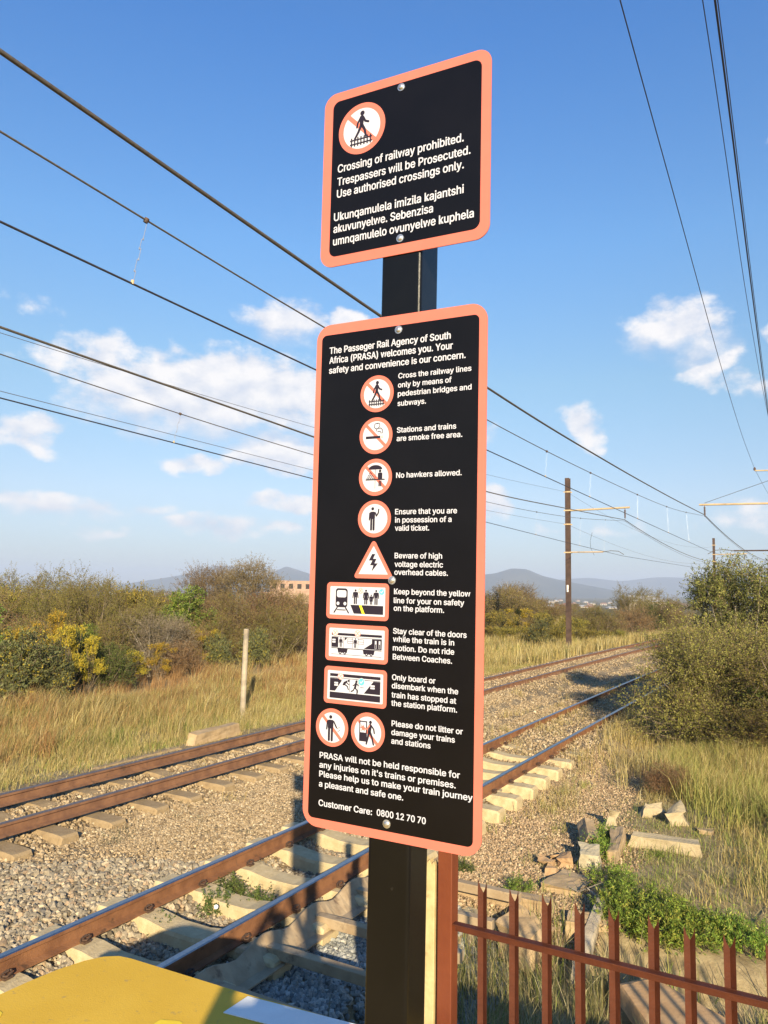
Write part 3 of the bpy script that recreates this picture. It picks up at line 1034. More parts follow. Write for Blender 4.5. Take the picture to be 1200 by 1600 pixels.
def build_sleepers():
    clip = clip_proto()
    meshes = {'n': sleeper_proto('sleeper'), 'f': sleeper_proto('sleeper_dusty')}
    for key, bb, top, a_first, a_last, off, lab, grp in (
            ('n', NEAR_B, NEAR_TOP, 0.4, 40.5, .02, 'cream concrete sleeper carrying the two bright rails beside the platform', 'concrete sleepers of the near track'),
            ('f', FAR_B, FAR_TOP, 3.5, 36, .02, 'dusty brown sleeper sunk in gravel under the dull rails of the far track', 'concrete sleepers of the far track')):
        for k in range(int((a_last - a_first) / SLEEPER_PITCH) + 1):
            a = 0.42 + k * SLEEPER_PITCH if key == 'n' else 3.64 + k * SLEEPER_PITCH + (.05 if k % 3 == 0 else 0)
            o = put(bpy.data.objects.new('sleeper', meshes[key]))
            drop = .155 + (0.0 if key == 'n' else random.uniform(.035, .07))
            slope = 2 * CURVE * max(a - 12, 0)
            x, y, z = twc(a, bb + random.uniform(-.02, .02), top - drop)
            o.location = (x, y, z)
            o.rotation_euler = (random.uniform(-.01, .01), 0, -PSI - slope + random.uniform(-.012, .012))
            tag(o, lab, 'sleeper', grp)
            if a < (22 if key == 'n' else 0):
                for sx in (-1, 1):
                    for side in (-1, 1):
                        c = put(bpy.data.objects.new('rail_clip', clip), o)
                        c.location = (sx * G2 + side * .085, 0, .008)
                        c.scale = (.8, .8, .85)
                        c.rotation_euler = (0, 0, 0 if side > 0 else pi)


build_sleepers()


def scalloped_frame():
    """plate with a wavy upper edge and square cross tubes, lying outside the nearest rail"""
    root = empty('steel_frame', twc(5.4, -4.02, 0), -PSI, 'dusty beige steel frame with a wavy-edged plate lying along the nearest rail', 'frame')
    pl = MB()
    top, bot = [], []
    N = 64
    for k in range(N + 1):
        y = -2.6 + 5.6 * k / N
        ph = ((y + 5.4 - 4.62) / SLEEPER_PITCH) * 2 * pi
        t = .072 + .075 * (0.5 + .5 * cos(ph)) ** 0.8
        top.append((y, t))
    th = .012
    vs = []
    for y, t in top:
        # a leaning plate: upper edge near the rail, lower edge further out
        vs += [(-.055, y, t), (-.055 + th, y, t), (.10 + th, y, -.03), (.10, y, -.03)]
    fs = []
    for k in range(N):
        for j in range(4):
            fs.append((k * 4 + j, k * 4 + (j + 1) % 4, k * 4 + 4 + (j + 1) % 4, k * 4 + 4 + j))
    fs += [(3, 2, 1, 0), (N * 4, N * 4 + 1, N * 4 + 2, N * 4 + 3)]
    pl.add(vs, [f[::-1] for f in fs])
    # outer flange
    pl.box(.10, .20, -2.6, 3.0, -.032, -.020)
    pl.build('wavy_plate', M['beige_steel'], root)
    for k in range(-3, 5):
        y = 4.62 + k * SLEEPER_PITCH - 5.4
        if not -2.6 < y < 3:
            continue
        c = MB()
        c.box(.02, 1.42, y - .045, y + .045, .0, .085)
        c.build('cross_tube', M['beige_steel'], root, bevel=.006)
        s = MB()
        s.box(.012, .0195, y - .03, y + .03, .012, .072)
        s.build('tube_socket', M['dark'], root)


scalloped_frame()


# ------------------------------------------------------------------ platform end
def build_platform():
    root = empty('platform', tw(0, 0, 0), 0, 'raised station platform end painted yellow, with a white patch near its corner', 'platform')
    edge = [(2.30, -3.29), (2.5, -3.28), (2.66, -3.26), (2.78, -3.225), (2.86, -3.18), (2.905, -3.12), (2.918, -3.05), (2.952, -2.33), (3.0, -1.78), (3.06, -1.2), (3.1, -.6), (3.14, 2.6)]
    outline = edge + [(-9, 2.6), (-9, -3.27)]

    def fr(x, y, h):
        return tw(x, y, h)
    b = MB()
    b.prism(outline, -.3, PLATFORM_Z - .02, fr)
    b.build('slab', M['slab'], root)
    y = MB()
    y.prism(outline, PLATFORM_Z - .02, PLATFORM_Z, fr)
    y.build('yellow_paint', M['yellow'], root)
    wp = MB()
    wp.prism([(2.775, -2.325), (2.935, -2.32), (2.99, -1.83), (3.045, -1.30), (2.90, -1.30), (2.835, -1.86)], PLATFORM_Z + .0005, PLATFORM_Z + .004, fr)
    wp.build('white_paint', M['white_paint'], root)
    for (a, bb, r) in ((2.565, -2.46, .055), (2.15, -3.22, .12)):
        f = MB()
        f.prism([(a + r * (1 + .25 * sin(3 * t)) * cos(t), bb + 1.3 * r * (1 + .2 * cos(2 * t)) * sin(t)) for t in np.linspace(0, 2 * pi, 24, endpoint=False)], PLATFORM_Z + .0005, PLATFORM_Z + .003, fr)
        f.build('fresh_paint', M['yellow_fresh'], root)


build_platform()


# ------------------------------------------------------------------ palisade fence
def build_fence():
    A = 3.22
    root = empty('palisade_fence', tw(A, -1.45, -.35), -PSI, 'red-brown steel palisade fence with forked picket tops, behind the notice post', 'fence')
    gz = -.35

    def loc(b, z):
        return b + 1.45, 0, z - gz
    pk = MB()
    H, w, d, t = 1.735 - gz, .0205, .012, .004
    # a shallow trough-shaped pale with a forked tip
    half = [(-w, 0.0), (0.0, d)]
    for s in (-1, 1):
        xs = (s * w, 0.0)
        out = [(xs[0], 0, 0), (xs[1], d, 0), (xs[1], d, H - .052), (xs[0] * .55, d * .45, H - .03), (xs[0] * .93, .001, H), (xs[0], 0, H - .035)]
        back = [(x, y + t, z) for x, y, z in out]
        n = len(out)
        fs = [tuple(range(n)), tuple(range(2 * n - 1, n - 1, -1))] + [((j + 1) % n, j, n + j, n + (j + 1) % n) for j in range(n)]
        if s > 0:
            fs = [f[::-1] for f in fs]
        pk.add(out + back, fs)
    pm = pk.mesh('picket', M['fence_red'])
    for k in range(26):
        b = -1.294 + .1387 * k
        o = put(bpy.data.objects.new('picket', pm), root)
        x, y, z = loc(b, gz)
        o.location = (x, y, random.uniform(-.008, .008))
        o.rotation_euler = (random.uniform(-.004, .004), random.uniform(-.004, .004), random.uniform(-.04, .04))
    for zz, nm in ((1.532, 'rail'), (.25, 'rail')):
        r = MB()
        x0 = loc(-1.43, 0)[0]
        z = zz - gz
        r.box(x0, x0 + 3.7, -.012, -.006, z - .02, z + .02)
        r.box(x0, x0 + 3.7, -.044, -.0125, z + .014, z + .02)
        o = r.build('fence_rail', M['fence_red'], root, bevel=.0015)
    p = MB()
    x, y, z = loc(-1.452, 0)
    p.box(x - .034, x + .034, -.05, .02, 0, 2.15 - gz)
    p.build('fence_post', M['post_red'], root, bevel=.004)
    c = MB()
    c.box(x - .036, x + .036, -.052, .022, 2.15 - gz + .0005, 2.156 - gz)
    c.build('post_cap', M['post_red'], root, bevel=.001)
    # cream batten between the notice post and the red post
    b = MB()
    prof = [(-.03, 0), (.03, 0), (.03, 2.125), (.022, 2.14), (.012, 2.128), (.002, 2.146), (-.010, 2.132), (-.02, 2.15), (-.03, 2.138)]
    b.prism(prof, -.02, .02, lambda px, pz, h: (px, h, pz))
    o = b.build('cream_post', M['cream'], None, bevel=.003)
    o.location = tw(A - .02, -1.535, gz)
    o.rotation_euler = (0, 0, -PSI)
    tag(o, 'narrow cream painted post with a ragged top, between the notice post and red fence post', 'post')


build_fence()


# ------------------------------------------------------------------ overhead line
def curve_pts(P, n=60):
    """smooth path through (a, b, z) points in the track frame"""
    P = np.array(P, float)
    s = np.concatenate([[0], np.cumsum(np.hypot(np.diff(P[:, 0]), np.diff(P[:, 2])))])
    d = np.gradient(P, s, axis=0) if len(P) > 2 else np.repeat((P[1:] - P[:1]) / s[-1], 2, 0)
    out = []
    for t in np.linspace(0, s[-1], n):
        k = min(np.searchsorted(s, t, side='right') - 1, len(s) - 2)
        h = s[k + 1] - s[k]
        u = (t - s[k]) / h
        h00, h10, h01, h11 = 2 * u**3 - 3 * u**2 + 1, u**3 - 2 * u**2 + u, -2 * u**3 + 3 * u**2, u**3 - u**2
        out.append(h00 * P[k] + h10 * h * d[k] + h01 * P[k + 1] + h11 * h * d[k + 1])
    return np.array(out)


def sagged(ends, z_mid_drop, n=16):
    pass


def parab(p0, p1, sag, n=24):
    """hanging wire between two supports (a, b, z)"""
    p0, p1 = np.array(p0, float), np.array(p1, float)
    t = np.linspace(0, 1, n)[:, None]
    p = p0 + (p1 - p0) * t
    p[:, 2] -= (4 * sag * t * (1 - t)).ravel()
    return p


WIRES = {}


def wire(name, pts, r, mat, label, cat='wire', group=None):
    b = MB()
    b.tube([tw(*p) for p in pts], r, 6)
    o = b.build(name, M[mat], None, smooth=True)
    tag(o, label, cat, group)
    WIRES[label] = (o, np.array(pts))
    return o


def z_on(pts, a):
    o = np.argsort(pts[:, 0])
    return float(np.interp(a, pts[o, 0], pts[o, 1])), float(np.interp(a, pts[o, 0], pts[o, 2]))


A1 = 41.8           # the masts that show
A0 = -18.0          # the masts behind the photographer
A2 = 92.0           # the next masts
NB, FB = -4.87, -8.82
NB2, FB2 = NB + float(bend(A2)) * .8, FB + float(bend(A2)) * .8


def span(b1, z0, z1, sag1, b2, z2, sag2):
    p = np.concatenate([parab((A0, b1, z0), (A1, b1, z1), sag1, 40), parab((A1, b1, z1), (A2, b2, z2), sag2, 24)[1:]])
    return p


def overhead():
    L1 = curve_pts([(A0, NB, 7.4), (-8, NB, 6.95), (3, NB, 6.69), (8.4, NB, 6.55), (14, NB, 6.49), (21, NB, 6.56), (31, NB, 6.76), (A1, NB, 7.06)], 70)
    L1 = np.concatenate([L1, parab((A1, NB, 7.06), (A2, NB2, 7.06), 1.1)[1:]])
    wire('feeder_cable', L1, .0195, 'cable', 'thick brown overhead cable of the near track, topmost of all at the signpost', 'cable')
    L2 = curve_pts([(A0, NB, 7.2), (-8, NB, 6.5), (3, NB, 6.12), (7, NB, 5.99), (12.2, NB, 5.93), (21.8, NB, 6.05), (31.7, NB, 6.36), (A1, NB, 7.0)], 70)
    L2 = np.concatenate([L2, parab((A1, NB, 7.0), (A2, NB2, 7.0), 1.15)[1:]])
    m1 = wire('messenger_wire', L2, .0085, 'cable', 'thin brown wire with a dark clamp, second below the topmost thick cable', 'wire')
    L3 = np.array([(A0, NB, 5.5), (3, NB, 5.48), (12, NB, 5.40), (23, NB, 5.36), (A1, NB + .16, 5.22), (A2, NB2, 5.3)])
    c1 = wire('contact_wire', L3, .0095, 'copper', 'dark blue contact wire above the near track, third from the top', 'wire')
    F1 = curve_pts([(A0, FB, 7.2), (-6, FB, 6.5), (5.8, FB, 6.17), (10, FB, 6.10), (16, FB, 6.0), (22, FB, 6.06), (30.8, FB, 6.42), (A1, FB, 6.92)], 70)
    F1 = np.concatenate([F1, parab((A1, FB, 6.92), (A2, FB2, 6.95), 1.15)[1:]])
    wire('feeder_cable', F1, .0185, 'cable', 'thick grey-brown overhead cable of the far track', 'cable')
    F2 = curve_pts([(A0, FB, 7.1), (-6, FB, 6.3), (5.8, FB, 5.83), (9, FB, 5.73), (14, FB, 5.67), (22, FB, 5.74), (30.8, FB, 6.08), (A1, FB, 6.86)], 70)
    F2 = np.concatenate([F2, parab((A1, FB, 6.86), (A2, FB2, 6.9), 1.25)[1:]])
    m2 = wire('messenger_wire', F2, .0085, 'cable', 'thin wire with small clamps just under the thick cable of the far track', 'wire')
    F3 = np.array([(A0, FB, 5.35), (5.8, FB, 5.28), (12.7, FB, 5.19), (22, FB, 5.11), (30.8, FB, 5.03), (A1, FB - .1, 4.99), (A2, FB2, 5.2)])
    c2 = wire('contact_wire', F3, .010, 'copper', 'contact wire of the far track, lowest wire on the left', 'wire')
    E1 = curve_pts([(A0, -11.9, 7.8), (7.8, -11.9, 7.19), (12, -11.9, 7.25), (17, -11.9, 7.38), (29.6, -11.9, 7.85), (A1, -11.9, 8.55)], 50)
    E1 = np.concatenate([E1, parab((A1, -11.9, 8.55), (A2, FB2 - 3, 8.4), 1.1)[1:]])
    wire('earth_wire', E1, .006, 'cable', 'very thin upper wire behind the far track, tied high on its mast', 'wire')
    E2 = curve_pts([(A0, -11.9, 6.6), (7.8, -11.9, 6.2), (12, -11.9, 6.2), (17, -11.9, 6.2), (29.6, -11.9, 6.35), (A1, -11.9, 6.75)], 50)
    E2 = np.concatenate([E2, parab((A1, -11.9, 6.75), (A2, FB2 - 3, 6.7), .9)[1:]])
    wire('earth_wire', E2, .006, 'cable', 'very thin lower wire behind the far track, tied mid-height on its mast', 'wire')
    # right-hand line wires
    R1 = curve_pts([(-14, -1.0, 10.2), (0, -1.35, 9.45), (7.5, -1.56, 9.06), (12, -1.66, 8.84), (20, -1.9, 8.72), (30, -2.2, 8.86), (A1, -2.5, 9.27)], 50)
    R1 = np.concatenate([R1, parab((A1, -2.5, 9.27), (A2, NB2 + 2.4, 9.2), 1.1)[1:]])
    wire('line_wire', R1, .0075, 'copper', 'single dark wire slanting down to a small bracket at the right-hand mast', 'wire')
    wire('line_wire', curve_pts([(-14, -.35, 9.8), (0, -.7, 9.2), (7.85, -.81, 9.0), (16, -1.02, 8.92), (26, -1.2, 8.95), (A1, -1.35, 9.35)], 50), .0058, 'copper', 'thinner of the steep wires rising beside the thick dark one, right of the signpost', 'wire')
    wire('line_wire', curve_pts([(-14, -.3, 9.8), (0, -.55, 9.2), (7.9, -.70, 9.0), (16, -.91, 8.92), (30, -1.25, 8.98), (A1, -1.4, 9.2)], 50), .0125, 'copper', 'thick dark steep wire, outermost of the wires right of the signpost', 'wire')
    wire('line_wire', curve_pts([(-14, -.26, 9.5), (0, -.5, 8.95), (7.9, -.655, 8.74), (16, -.865, 8.67), (30, -1.2, 8.76), (A1, -1.36, 9.0)], 50), .006, 'copper', 'thin steep wire running close against the thick dark one', 'wire')

    # droppers: each hangs from its messenger wire
    def dropper(mw, cw, a, lean=0.12):
        mo, mp = mw, WIRES[mw['label']][1]
        cp = WIRES[cw['label']][1]
        b0, z0 = z_on(mp, a)
        b1, z1 = z_on(cp, a - lean)
        d = MB()
        P0, P1 = Vector(tw(a, b0, z0)), Vector(tw(a - lean, b1, z1))
        ks = [0.06, .3, .45, .62, .8, .96]
        for q in range(len(ks) - 1):
            off = Vector((.006 * (-1) ** q, 0, 0))
            p, r = P0.lerp(P1, ks[q]) + off, P0.lerp(P1, ks[q + 1]) + off
            d.tube([p, r], .0026 if a < 12 else .0009, 5)
            if a < 12:
                d.tube([r + Vector((0, 0, -.008)), r + Vector((0, 0, .008))], .007, 6)
        o = d.build('dropper', M['steelwire'], mo)
        c = MB()
        c.tube([P0 + Vector((-.012, 0, -.018)), P0 + Vector((.004, 0, .018))], .021, 10)
        c.build('clamp', M['clip'], o)
        c = MB()
        c.tube([P1 + Vector((0, 0, -.004)), P1 + Vector((.002, 0, .03))], .014, 8)
        c.build('clamp', M['arm'], o)
    for a in (4.44, 15.6, 19.2, 25, 30.5, 35.5, -6):
        dropper(m1, c1, a)
    for a in (8.94, 19, 27, 33, 37.5, -2):
        dropper(m2, c2, a)


overhead()


def mast(a, b, label, arm_dir, arm_len, extra):
    """rolled-steel column with a bracket arm and registration arm; arm_dir +1 reaches right"""
    x, y, z = tw(a, b, 0)
    gz = float(ground_z(x, y)) - .1
    root = empty('overhead_line_mast', (x, y, gz), -PSI, label, 'mast', 'steel masts of the overhead line')
    H = 9.33 - gz
    m = MB()
    m.box(-.12, .12, -.14, -.124, 0, H)
    m.box(-.12, .12, .124, .14, 0, H)
    m.box(-.0085, .0085, -.1235, .1235, 0, H)
    m.build('column', M['mast'], root)
    s = arm_dir
    z0 = 7.52 - gz
    for zz in (8.55 - gz, z0, 6.75 - gz, 5.2 - gz):
        c = MB()
        c.box(-.19, .19, -.165, -.145, zz - .035, zz + .035)
        c.box(-.19, .19, .145, .165, zz - .035, zz + .035)
        c.build('clamp_band', M['arm'], root)
    ar = MB()
    L = arm_len
    ar.tube([(s * .15, 0, z0), (s * (L + .25), 0, z0 + .06)], .05, 8)
    ar.build('bracket_arm', M['arm'], root)
    st = MB()
    if extra:
        st.tube([(s * .15, 0, 8.75 - gz), (s * L, 0, z0 + .14)], .012, 6)
        st.build('stay', M['cable'], root)
    ins = MB()
    pts, rad = [], []
    zt, zb = z0 + .02, 6.95 - gz
    for k in range(17):
        pts.append((s * L, 0, zt + (zb - zt) * k / 16))
        rad.append(.018 if k < 3 or k > 13 else (.055 if k % 2 else .025))
    ins.tube(pts, rad, 10)
    ins.build('insulator', M['insul'], root)
    z1 = 5.22 - gz
    rg = MB()
    rg.tube([(s * .15, 0, z1), (s * (L * .62), 0, z1 + .0)], .035, 8)
    rg.build('registration_arm', M['arm'] if not extra else M['mast'], root)
    rc = MB()
    rc.tube([(s * L * .62, 0, z1), (s * L * .75, 0, z1 + .06), (s * L * .88, 0, z1 + .03), (s * L * .97, 0, z1 - .15)], .016, 6)
    rc.build('steady_arm', M['cable'], root)
    if not extra:
        p = MB()
        p.box(-.045, .045, -.152, -.1405, 3.05 - gz, 3.42 - gz)
        p.build('number_plate', M['white_paint'], root)
        j = MB()
        j.tube([(1.1, .9, 6.35 - gz), (1.0, .85, 5.9 - gz), (1.02, .85, 5.5 - gz), (1.2, .9, 5.08 - gz)], .009, 5)
        j.build('jumper', M['copper'], root)
    return root, gz


mast(A1, -11.88, 'dark brown steel mast with a white plate, standing beyond the far track', 1, 3.08, False)
mast(A2, FB2 - 3.06, 'farthest brown mast, its top rising above the big thorn bush', 1, 3.08, False)
rt, gz = mast(A1, -1.45, 'mast hidden past the bush, whose pale arms reach over the near track', -1, 3.4, True)
bk = MB()
bk.tube([(-.15, 0, 9.15 - gz), (-1.05, 0, 9.18 - gz)], .035, 8)
bk.build('bracket_arm', M['arm'], rt)
bi = MB()
bi.tube([(-1.05, 0, 9.18 - gz), (-1.05, 0, 9.22 - gz), (-1.05, 0, 9.3 - gz), (-1.05, 0, 9.36 - gz)], [.03, .06, .06, .02], 10)
bi.build('insulator', M['insul'], rt)
mast(A2, NB2 + 3.2, 'second mast of the near track, far off behind the big thorn bush', -1, 3.2, True)


# ------------------------------------------------------------------ vegetation
def leaf_cards(rng, base, direc, n_leaf, L, W, palette, spread=0.03, droop=0.0):
    """base (m,3), direc (m,3) shoots; n_leaf leaves along each shoot -> rhombic leaves with their own colour"""
    m = len(base)
    t = rng.uniform(0.05, 1.0, (m, n_leaf, 1))
    p = base[:, None, :] + direc[:, None, :] * t + rng.normal(0, spread, (m, n_leaf, 3))
    p[:, :, 2] -= droop * (t[:, :, 0] ** 2)
    p = p.reshape(-1, 3)
    n = len(p)
    d = rng.normal(0, 1, (n, 3)) + np.repeat(direc / (np.linalg.norm(direc, axis=1, keepdims=True) + 1e-9), n_leaf, 0) * .8
    d /= np.linalg.norm(d, axis=1, keepdims=True)
    s = np.cross(d, rng.normal(0, 1, (n, 3)))
    s /= np.linalg.norm(s, axis=1, keepdims=True) + 1e-9
    l = L * rng.uniform(.6, 1.35, (n, 1))
    w = W * rng.uniform(.6, 1.3, (n, 1))
    V = np.stack([p - d * l * .5, p + s * w * .5 + d * l * .05, p + d * l * .5, p - s * w * .5 + d * l * .05], 1).reshape(-1, 3)
    F = np.arange(4 * n).reshape(-1, 4)
    pal = np.array([c[:3] for c in palette])
    wt = np.array([c[3] for c in palette], float)
    shoot_c = rng.choice(len(pal), m, p=wt / wt.sum())
    own = rng.choice(len(pal), n, p=wt / wt.sum())
    idx = np.where(rng.random(n) < .62, np.repeat(shoot_c, n_leaf), own)
    C = pal[idx] * rng.uniform(.75, 1.25, (n, 1))
    return V, F, np.repeat(C, 4, 0)


def twig_cards(rng, base, direc, w, col):
    """a crossed pair of thin strips for every shoot"""
    m = len(base)
    d = direc / (np.linalg.norm(direc, axis=1, keepdims=True) + 1e-9)
    s = np.cross(d, rng.normal(0, 1, (m, 3)))
    s /= np.linalg.norm(s, axis=1, keepdims=True) + 1e-9
    q = np.cross(d, s)
    VV = []
    for v in (s, q):
        VV.append(np.stack([base - v * w, base + v * w, base + direc + v * w * .35, base + direc - v * w * .35], 1).reshape(-1, 3))
    V = np.concatenate(VV)
    F = np.arange(len(V)).reshape(-1, 4)
    C = np.array(col) * rng.uniform(.7, 1.3, (2 * m, 1))
    return V, F, np.repeat(C, 4, 0)


def crown_shoots(rng, blobs, n, length, up=.35, rnd=.5, shell=.55, hole=.25):
    """start points and directions of n shoots inside a set of ellipsoids (cx, cy, cz, rx, ry, rz)"""
    bl = np.array(blobs, float)
    vol = (bl[:, 3] * bl[:, 4] * bl[:, 5]) ** (2 / 3)
    k = rng.choice(len(bl), int(n * 1.8), p=vol / vol.sum())
    u = rng.normal(0, 1, (len(k), 3))
    u /= np.linalg.norm(u, axis=1, keepdims=True)
    r = (shell + (1 - shell) * rng.random((len(k), 1)) ** .6) * rng.uniform(.7, 1.0, (len(k), 1))
    p = bl[k, :3] + u * r * bl[k, 3:]
    # gaps: thin the crown out where a coarse pattern says so
    f = 0
    size = bl[:, 3:].mean()
    for j in range(4):
        a = rng.normal(0, 1, 3)
        a *= rng.uniform(2.5, 6.0) / size / np.linalg.norm(a)
        f = f + np.sin(p @ a + rng.uniform(0, 6.28))
    keep = (f / 4 > -.35 - rng.random(len(p)) * (.9 - hole * 2)) & (p[:, 2] > .02)
    p, u = p[keep][:n], u[keep][:n]
    d = u * .75 + rng.normal(0, rnd, p.shape)
    d[:, 2] += up
    d /= np.linalg.norm(d, axis=1, keepdims=True)
    return p, d * (length * rng.uniform(.45, 1.25, (len(p), 1)))


def limbs(name, rng, blobs, r0, mat, parent, stems=3, forks=5, base_r=.12):
    b = MB()
    for (cx, cy, cz, rx, ry, rz) in blobs:
        for s in range(stems):
            q = Vector((cx + rng.uniform(-.5, .5) * rx, cy + rng.uniform(-.5, .5) * ry, cz + rng.uniform(-.3, .6) * rz))
            st = Vector((rng.normal(0, base_r), rng.normal(0, base_r), -.12))
            mid = st.lerp(q, .5) + Vector((rng.normal(0, .12), rng.normal(0, .12), abs(rng.normal(0, .15)))) * max(.4, q.z * .4)
            pts = []
            for t in np.linspace(0, 1, 7):
                pts.append(st.lerp(mid, t).lerp(mid.lerp(q, t), t) + Vector(rng.normal(0, .012, 3)))
            b.tube(pts, [r0 * (1 - .78 * t) for t in np.linspace(0, 1, 7)], 6)
            for f in range(forks):
                t = rng.integers(2, 6)
                e = Vector((cx + rng.normal(0, .5) * rx, cy + rng.normal(0, .5) * ry, max(.1, cz + rng.normal(.1, .45) * rz)))
                e = pts[t].lerp(e, .8)
                m2 = pts[t].lerp(e, .5) + Vector((0, 0, .06))
                b.tube([pts[t], m2, e], [r0 * .38, r0 * .24, r0 * .08], 5)
    return b.build(name, M[mat], parent)


PROTO = {}


def make_plant(kind, name, seed, blobs, n_shoot, length, n_leaf, L, W, palette, twig=(.2, .15, .1), tw_w=.004, up=.35, rnd=.5,
               shell=.5, hole=.25, r0=.03, mat='bark', stems=1, forks=1, spread=.03, base_r=.12, droop=0.0, leafname='crown', trunkname='trunk'):
    rng = np.random.default_rng(seed)
    root = bpy.data.objects.new(name, None)
    root.empty_display_size = .3
    COL.objects.link(root)
    p, d = crown_shoots(rng, blobs, n_shoot, length, up, rnd, shell, hole)
    V, F, C = leaf_cards(rng, p, d, n_leaf, L, W, palette, spread, droop)
    V2, F2, C2 = twig_cards(rng, p, d, tw_w, twig)
    me = fast_mesh(leafname, np.concatenate([V, V2]), np.concatenate([F, F2 + len(V)]), M['leaf'], np.concatenate([C, C2]))
    put(bpy.data.objects.new(leafname, me), root)
    limbs(trunkname, rng, blobs, r0, mat, root, stems, forks, base_r)
    PROTO[kind] = [root, False]
    return root


def plant(kind, x, y, scale=1.0, rot=None, label=None, cat='bush', group=None, sz=None, name=None):
    proto, used = PROTO[kind]
    if not used:
        r = proto
        PROTO[kind][1] = True
    else:
        r = proto.copy()
        COL.objects.link(r)
        for ch in list(proto.children):
            c = ch.copy()
            COL.objects.link(c)
            c.parent = r
    if name:
        r.name = name
    r.location = (x, y, float(ground_z(x, y)) - .03)
    r.rotation_euler = (0, 0, random.uniform(0, 6.28) if rot is None else rot)
    r.scale = (scale, scale, (sz or scale))
    tag(r, label, cat, group)
    return r


BROWN = [(0.165, 0.105, 0.034, 4), (0.194, 0.128, 0.042, 3), (0.121, 0.08, 0.03, 3), (0.194, 0.165, 0.042, 3), (0.242, 0.179, 0.068, 1)]
OLIVE = [(0.163, 0.15, 0.028, 4), (0.206, 0.186, 0.034, 3), (0.128, 0.124, 0.026, 3), (0.237, 0.207, 0.045, 2), (0.167, 0.119, 0.031, 1)]
GREEN = [(.125, .175, .026, 4), (.17, .22, .034, 3), (.08, .115, .02, 2), (.23, .24, .045, 1)]
DARKGREEN = [(0.074, 0.1, 0.02, 4), (0.098, 0.127, 0.025, 3), (0.049, 0.068, 0.015, 2), (0.137, 0.149, 0.034, 1)]
YELLOW = [(.42, .28, .02, 5), (.50, .36, .03, 3), (.30, .21, .03, 2), (.14, .13, .03, 2)]
YGREEN = [(.30, .25, .04, 2), (.2, .19, .04, 3), (.36, .28, .04, 2), (.14, .13, .035, 3)]
GREYTAN = [(.2, .16, .1, 4), (.26, .21, .14, 3), (.15, .12, .07, 3), (.13, .12, .05, 1)]
RUSTY = [(.2, .11, .045, 4), (.26, .16, .07, 3), (.15, .08, .035, 3), (.3, .21, .1, 1)]


def blob_set(seed, n, w, h, spread=.55, zlo=.35):
    """many small clumps in the shape of one bush, so that lit and dark pockets alternate"""
    r = np.random.default_rng(seed)
    out = [(0, 0, h * .42, w * .24, w * .24, h * .34)]
    for k in range(n * 3):
        a = r.uniform(0, 2 * pi)
        q = w * .5 * spread * r.uniform(.25, 1.45)
        top = h * (.98 - .46 * (q / (w * .5)) ** 2)
        z = r.uniform(h * .18, top)
        f = r.uniform(.75, 1.25)
        out.append((q * cos(a), q * sin(a), z, w * .115 * f, w * .115 * f, h * .13 * f))
    return out


